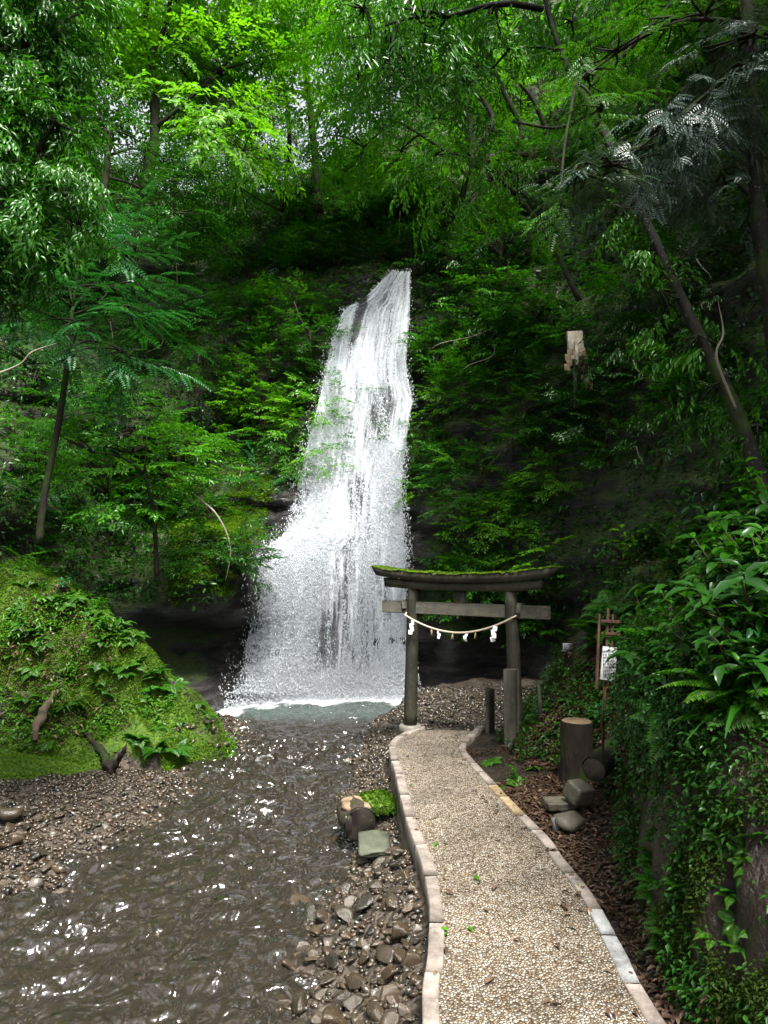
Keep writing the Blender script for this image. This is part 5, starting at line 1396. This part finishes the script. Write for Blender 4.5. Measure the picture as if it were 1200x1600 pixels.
b = atz(905, 1252, .08); solo('stone_block', 'block', [rough_block((b[0], b[1], .14), (.16, .145, .13), rotm(.35, .1, .5), 4)], 'square stone block tipped on top of the slab by the stump', 'block')
b = atz(878, 1268, .0); solo('stone_slab', 'block', [rough_block((b[0], b[1] + .03, .045), (.23, .15, .055), rotm(.05, 0, .1), 5)], 'flat mossy slab lying under the tipped block', 'slab')
V, Fc = stone_vf(3, 3); V = V * .105; b = atz(892, 1282, .05)
o = tag(mesh_obj('cut_stone', V @ rotm(.55, 0, .3).T * [1, 1, 1.1], Fc, M['block'], smooth=True, attrs={'v': np.full(len(V), .6)}), 'rounded half stone with a flat lit face in front of the slab', 'stone'); o.location = (b[0], b[1], .06)
b = atz(868, 1296, 0); solo('drain_pipe', 'pipe', [tube_vf([(b[0], b[1], -.03), (b[0], b[1], .04), (b[0] - .005, b[1] + .01, .075)], [.022, .022, .024], 12, True)], 'short grey pipe end beside the rounded stone', 'pipe')

# shore log, slab and mossy rock
b = atz(556, 1312, -.33); lgp = np.array([b[0] + .03, b[1] + .02, -.2])
sl = tag(empty('shore_log', lgp), 'short sawn log with a pale worn top lying at the water edge', 'log')
part('trunk', 'log_bark', [tube_vf(smooth_path([(-.0, -.07, 0), (-.05, .1, .005), (-.09, .26, .0)], 24), np.interp(np.linspace(0, 1, 24), [0, .3, 1], [.124, .13, .11]), 40, False, .12, 6)], sl, True)
part('cut_end', 'shaded_cut', [tube_vf([(.008, -.078, 0), (.006, -.07, 0), (.0, -.06, 0)], [.112, .124, .124], 28, True)], sl)
part('worn_top', 'log_top', [(lambda V, Fs: (V * [1, 1, .3] + [0, 0, .1], Fs))(*tube_vf(smooth_path([(.01, -.05, 0), (-.035, .1, .005), (-.07, .22, .0)], 8), [.085, .095, .1, .1, .095, .09, .08, .06], 22, True, .5, 8))], sl, True)
b = atz(584, 1325, -.25); solo('concrete_slab', 'slab', [rough_block((b[0], b[1] + .04, -.235), (.22, .21, .05), rotm(.42, -.03, .05), 6, .97)], 'tilted green-grey slab leaning on the log at the shore', 'slab')
V, Fc = stone_vf(17, 3); b = atz(588, 1248, -.15)
rk_ = tag(empty('mossy_rock', (b[0], b[1], -.2)), 'rock covered in bright moss between stream and path', 'rock')
VV = V * [.24, .2, .16]; mesh_obj('rock', VV, Fc, M['stone_moss'], rk_, True, attrs={'v': np.full(len(V), .2)})
vn = norm(VV / np.array([.24, .2, .16]) ** 2); idx = rng.choice(np.nonzero(vn[:, 2] > -.05)[0], 7000)
cl = Leaves(); cl.add(VV[idx] + rng.normal(0, .008, (7000, 3)), np.cross(vn[idx], rng.normal(size=(7000, 3))) + vn[idx] * .5, vn[idx] + rng.normal(0, .5, (7000, 3)), .022, .01, rng.uniform(0.1, .8, 7000)); mt = cl.build('moss_tufts', M['moss_leaf'], rk_); mt['kind'] = 'stuff'

# notice boards on the bank
def writing(parent, w, h, rows, R, seed, y=-.004, colw=None):
    rr_ = np.random.default_rng(seed); mb = MB()
    for i in range(rows):
        zc = h / 2 - (i + .8) * h / (rows + .6); x = -w * .42
        while x < w * .4:
            cw = w * rr_.uniform(.05, .09)
            mb.add(*box_vf((x + cw / 2, y, zc + rr_.normal(0, h * .005)), (cw, .0016, h / (rows + .6) * rr_.uniform(.3, .5)), None, .0002)); x += cw * 1.5
            if rr_.random() < .12: x += cw
    mb.build('lettering', M['ink'], parent)
q = bank_hit(890, 1030); q = at(890, 1011, (q[1] if q is not None else 7.2) - .1)
sg = tag(empty('small_sign', q, .1), 'small white notice showing over the bank crest right of the gate', 'sign')
part('panel', 'board', [box_vf((0, 0, 0), (.135, .006, .075), None, .002)], sg)
writing(sg, .125, .07, 3, None, 4)
part('post', 'old_wood', [box_vf((0, .022, -.22), (.025, .03, .5), None, .003)], sg)
q = bank_hit(951, 1078); q = at(951, 1037, 5.0)
bd = tag(empty('notice_board', q, -.12), 'tall white notice board half hidden by leaves on brown wooden posts', 'sign')
part('panel', 'board', [box_vf((0, 0, 0), (.1, .01, .23), rotm(0, .1, 0), .002)], bd)
mbw = writing(bd, .09, .21, 9, None, 8, -.009)
for x in (-.045, .0, .045):
    part('post', 'brown_wood', [box_vf((x - .02, .03, -.12 if x == 0 else .08), (.018, .02, 1.0 if x == 0 else .52), rotm(0, .06, 0), .002)], bd)
for z in (.29, .205):
    part('rail', 'brown_wood', [box_vf((.02, .012, z), (.13, .016, .022), rotm(0, .03, 0), .002)], bd)
# wooden tablet with paper zigzags on the right cliff
q = hit_hill(900, 560); Yq = q[1] - 1.0; q = at(900, 545, Yq); s0 = Yq / F
tb = tag(empty('shrine_tablet', q, .1), 'pale wooden tablet with zigzag streamers set high on the dark right cliff', 'tablet')
part('tablet', 'pale_wood', [box_vf((-.0, .012, .055), (26 * s0, .03, 46 * s0), rotm(0, -.06, 0), .006)], tb)
part('staff', 'pale_wood', [box_vf((.0, -.02, -.06), (4.5 * s0, .02, 40 * s0), rotm(0, -.03, 0), .002)], tb)
shide('zigzag_streamer', (-.1, -.05, -.02), 'tan_wood', 2.6, 1, tb, .004, -1, 4)
shide('zigzag_streamer', (.06, -.05, .0), 'tan_wood', 3.4, 2, tb, .004, 1, 6)
part('staff', 'old_wood', [box_vf((.0, .04, -.45), (.04, .04, .8), rotm(0, .02, 0), .004)], tb)

# driftwood, roots and dead branches
def root_piece(name, pts, rad, mat, label, cat, rough=.45):
    rad = list(rad); rad[-1] *= .3; P_ = smooth_path(pts, 34); P_ = P_ + .35 * max(rad) * fbm(P_ * 9, 1, 3, 5)[:, None] * norm(np.array([1., .4, .3]))
    o = solo(name, mat, [tube_vf(P_, np.interp(np.linspace(0, 1, 34), np.linspace(0, 1, len(rad)), rad), 14, True, rough, 3)], label, cat, True); return o
root_piece('driftwood', [bank_hit(60, 1158) + [0, -.06, .02], bank_hit(70, 1130) + [0, -.14, .02], bank_hit(82, 1105) + [0, -.16, .02], bank_hit(92, 1082) + [0, -.08, .04]], [.03, .05, .04, .02], 'root_wood', 'weathered grey snag standing on the lower left of the mound', 'driftwood')
root_piece('mossy_root', [at(118, 1128, 7.5), at(150, 1165, 7.2), at(170, 1195, 7.0), at(176, 1212, 6.95)], [.015, .028, .04, .06], 'bark_mossy', 'mossy root reaching down to the beach from the mound', 'root')
root_piece('broken_stub', [at(174, 1206, 6.95), at(186, 1188, 6.9), at(194, 1172, 6.85), at(198, 1160, 6.85)], [.035, .026, .02, .012], 'bark', 'dark broken stub beside the mossy root', 'root')
root_piece('dead_stub', [at(1128, 1090, 3.6), at(1105, 1050, 3.5), at(1078, 1018, 3.42)], [.05, .04, .022], 'bark', 'dark rotten branch stub jutting from the right bank', 'branch')
root_piece('bank_root', [at(1190, 1045, 3.5), at(1150, 1048, 3.5), at(1122, 1062, 3.5)], [.02, .02, .008], 'root_wood', 'pale brown root end on the right bank beside the rotten stub', 'root')
rt = np.random.default_rng(31)
for i in range(16):
    px, py = rt.uniform(140, 520), rt.uniform(180, 760)
    if i % 3 == 0: px, py = rt.uniform(660, 1150), rt.uniform(350, 800)
    p_ = hit_hill(px, py); Yv = p_[1] - rt.uniform(.4, .7); dx_, dy_ = rt.normal(0, 35), rt.uniform(30, 90)
    root_piece('bare_twig', [at(px, py, Yv), at(px + dx_ * .3 + rt.normal(0, 6), py + dy_ * .4, Yv), at(px + dx_ * .8 + rt.normal(0, 6), py + dy_ * .7, Yv), at(px + dx_, py + dy_, Yv)], [.008, .006, .005, .003], 'dead_wood', 'thin pale dead twig hanging among the leaves of the slope', 'twig', .1)['group'] = 'dead twigs on the slopes'
b = hit_hill(350, 850)
root_piece('bare_branch', [at(300, 770, b[1] - .3), at(335, 800, b[1] - .5), at(355, 835, b[1] - .6), at(360, 870, b[1] - .6), at(352, 908, b[1] - .6)], [.014, .013, .011, .009, .005], 'dead_wood', 'pale bare branch curving down over the rock left of the fall', 'branch', .1)
o = root_piece('bare_twig', [at(-20, 590, 6.5), at(30, 570, 6.5), at(50, 550, 6.5), at(88, 536, 6.6)], [.012, .01, .007, .003], 'dead_wood', 'pale forked twig reaching in from the left edge', 'twig', .1)
root_piece('dead_branch', [at(1150, 640, 6.4), at(1120, 560, 6.3), at(1130, 520, 6.3), at(1122, 470, 6.3)], [.012, .011, .009, .003], 'dead_wood', 'pale dead branch rising beside the leaning tree', 'branch', .1)
for i, (pts, lab) in enumerate([([(278, 365), (276, 420), (280, 490)], 'pale vine hanging straight above the left slope'), ([(155, 195), (148, 230), (160, 250), (150, 265)], 'pale tangled vine under the forked tree'), ([(470, 150), (468, 250), (472, 380)], 'long pale vine hanging left of the fall top'), ([(625, 330), (624, 370), (625, 388)], 'short pale vine above the fall'), ([(205, 290), (200, 330), (212, 400)], 'thin pale vine beside the forked tree trunk')]):
    Yv = hit_hill(*pts[1])[1] - .6
    root_piece('hanging_vine', [at(x, y, Yv) for x, y in pts], [.009, .009, .006], 'dead_wood', lab, 'vine', .1)
print('props', time.time() - T0)

# unused prototypes go away
for lst in list(PROTO.values()) + [FERN, FERN_S, STRAP, BROAD, [YEL, SAP]]:
    for o in lst:
        if o.name not in USED:
            for c in list(o.children): bpy.data.objects.remove(c)
            bpy.data.objects.remove(o)
for k, o in enumerate(ST0):
    if k not in usedst: bpy.data.objects.remove(o)

# ------------------------------------------------------------------ light, sky, camera
ELEV, AZ = radians(63), radians(160)       # azimuth from +Y towards +X
w = bpy.data.worlds.new('World'); S.world = w; w.use_nodes = True
nt_ = w.node_tree; nt_.nodes.clear()
sky = nt_.nodes.new('ShaderNodeTexSky'); sky.sky_type = 'NISHITA'; sky.sun_disc = False
sky.sun_elevation = ELEV; sky.sun_rotation = AZ; sky.dust_density = 3.0; sky.air_density = 1.0
hsv = nt_.nodes.new('ShaderNodeHueSaturation'); hsv.inputs['Saturation'].default_value = .25
bg = nt_.nodes.new('ShaderNodeBackground'); bg.inputs['Strength'].default_value = 0.15
wo = nt_.nodes.new('ShaderNodeOutputWorld')
nt_.links.new(sky.outputs[0], hsv.inputs['Color']); nt_.links.new(hsv.outputs[0], bg.inputs[0]); nt_.links.new(bg.outputs[0], wo.inputs[0])
ld = bpy.data.lights.new('sun', 'SUN'); ld.energy = 4.5; ld.angle = radians(12); ld.color = (1.0, .96, .9)
lo = bpy.data.objects.new('sun', ld); COL.objects.link(lo)
sd = np.array([sin(AZ) * cos(ELEV), cos(AZ) * cos(ELEV), sin(ELEV)])
from mathutils import Vector
lo.rotation_euler = Vector(sd).to_track_quat('Z', 'Y').to_euler(); lo.location = (0, 0, 30)
cd = bpy.data.cameras.new('camera'); cam = bpy.data.objects.new('camera', cd); COL.objects.link(cam)
cd.sensor_fit = 'VERTICAL'; cd.sensor_height = 36; cd.lens = 36 * F / 1600; cd.clip_end = 500; cd.clip_start = .05
cam.location = CAM; cam.rotation_euler = (pi / 2 + TILT, 0, 0); S.camera = cam
S.view_settings.view_transform = 'Standard'; S.view_settings.look = 'None'; S.view_settings.exposure = 1.35; S.view_settings.gamma = 1
c = S.cycles; c.max_bounces = 5; c.diffuse_bounces = 3; c.glossy_bounces = 2; c.transmission_bounces = 3; c.transparent_max_bounces = 8
c.use_denoising = True; c.sample_clamp_indirect = 6; c.caustics_reflective = False; c.caustics_refractive = False
c.use_adaptive_sampling = True; c.adaptive_threshold = .015
print('done', time.time() - T0)
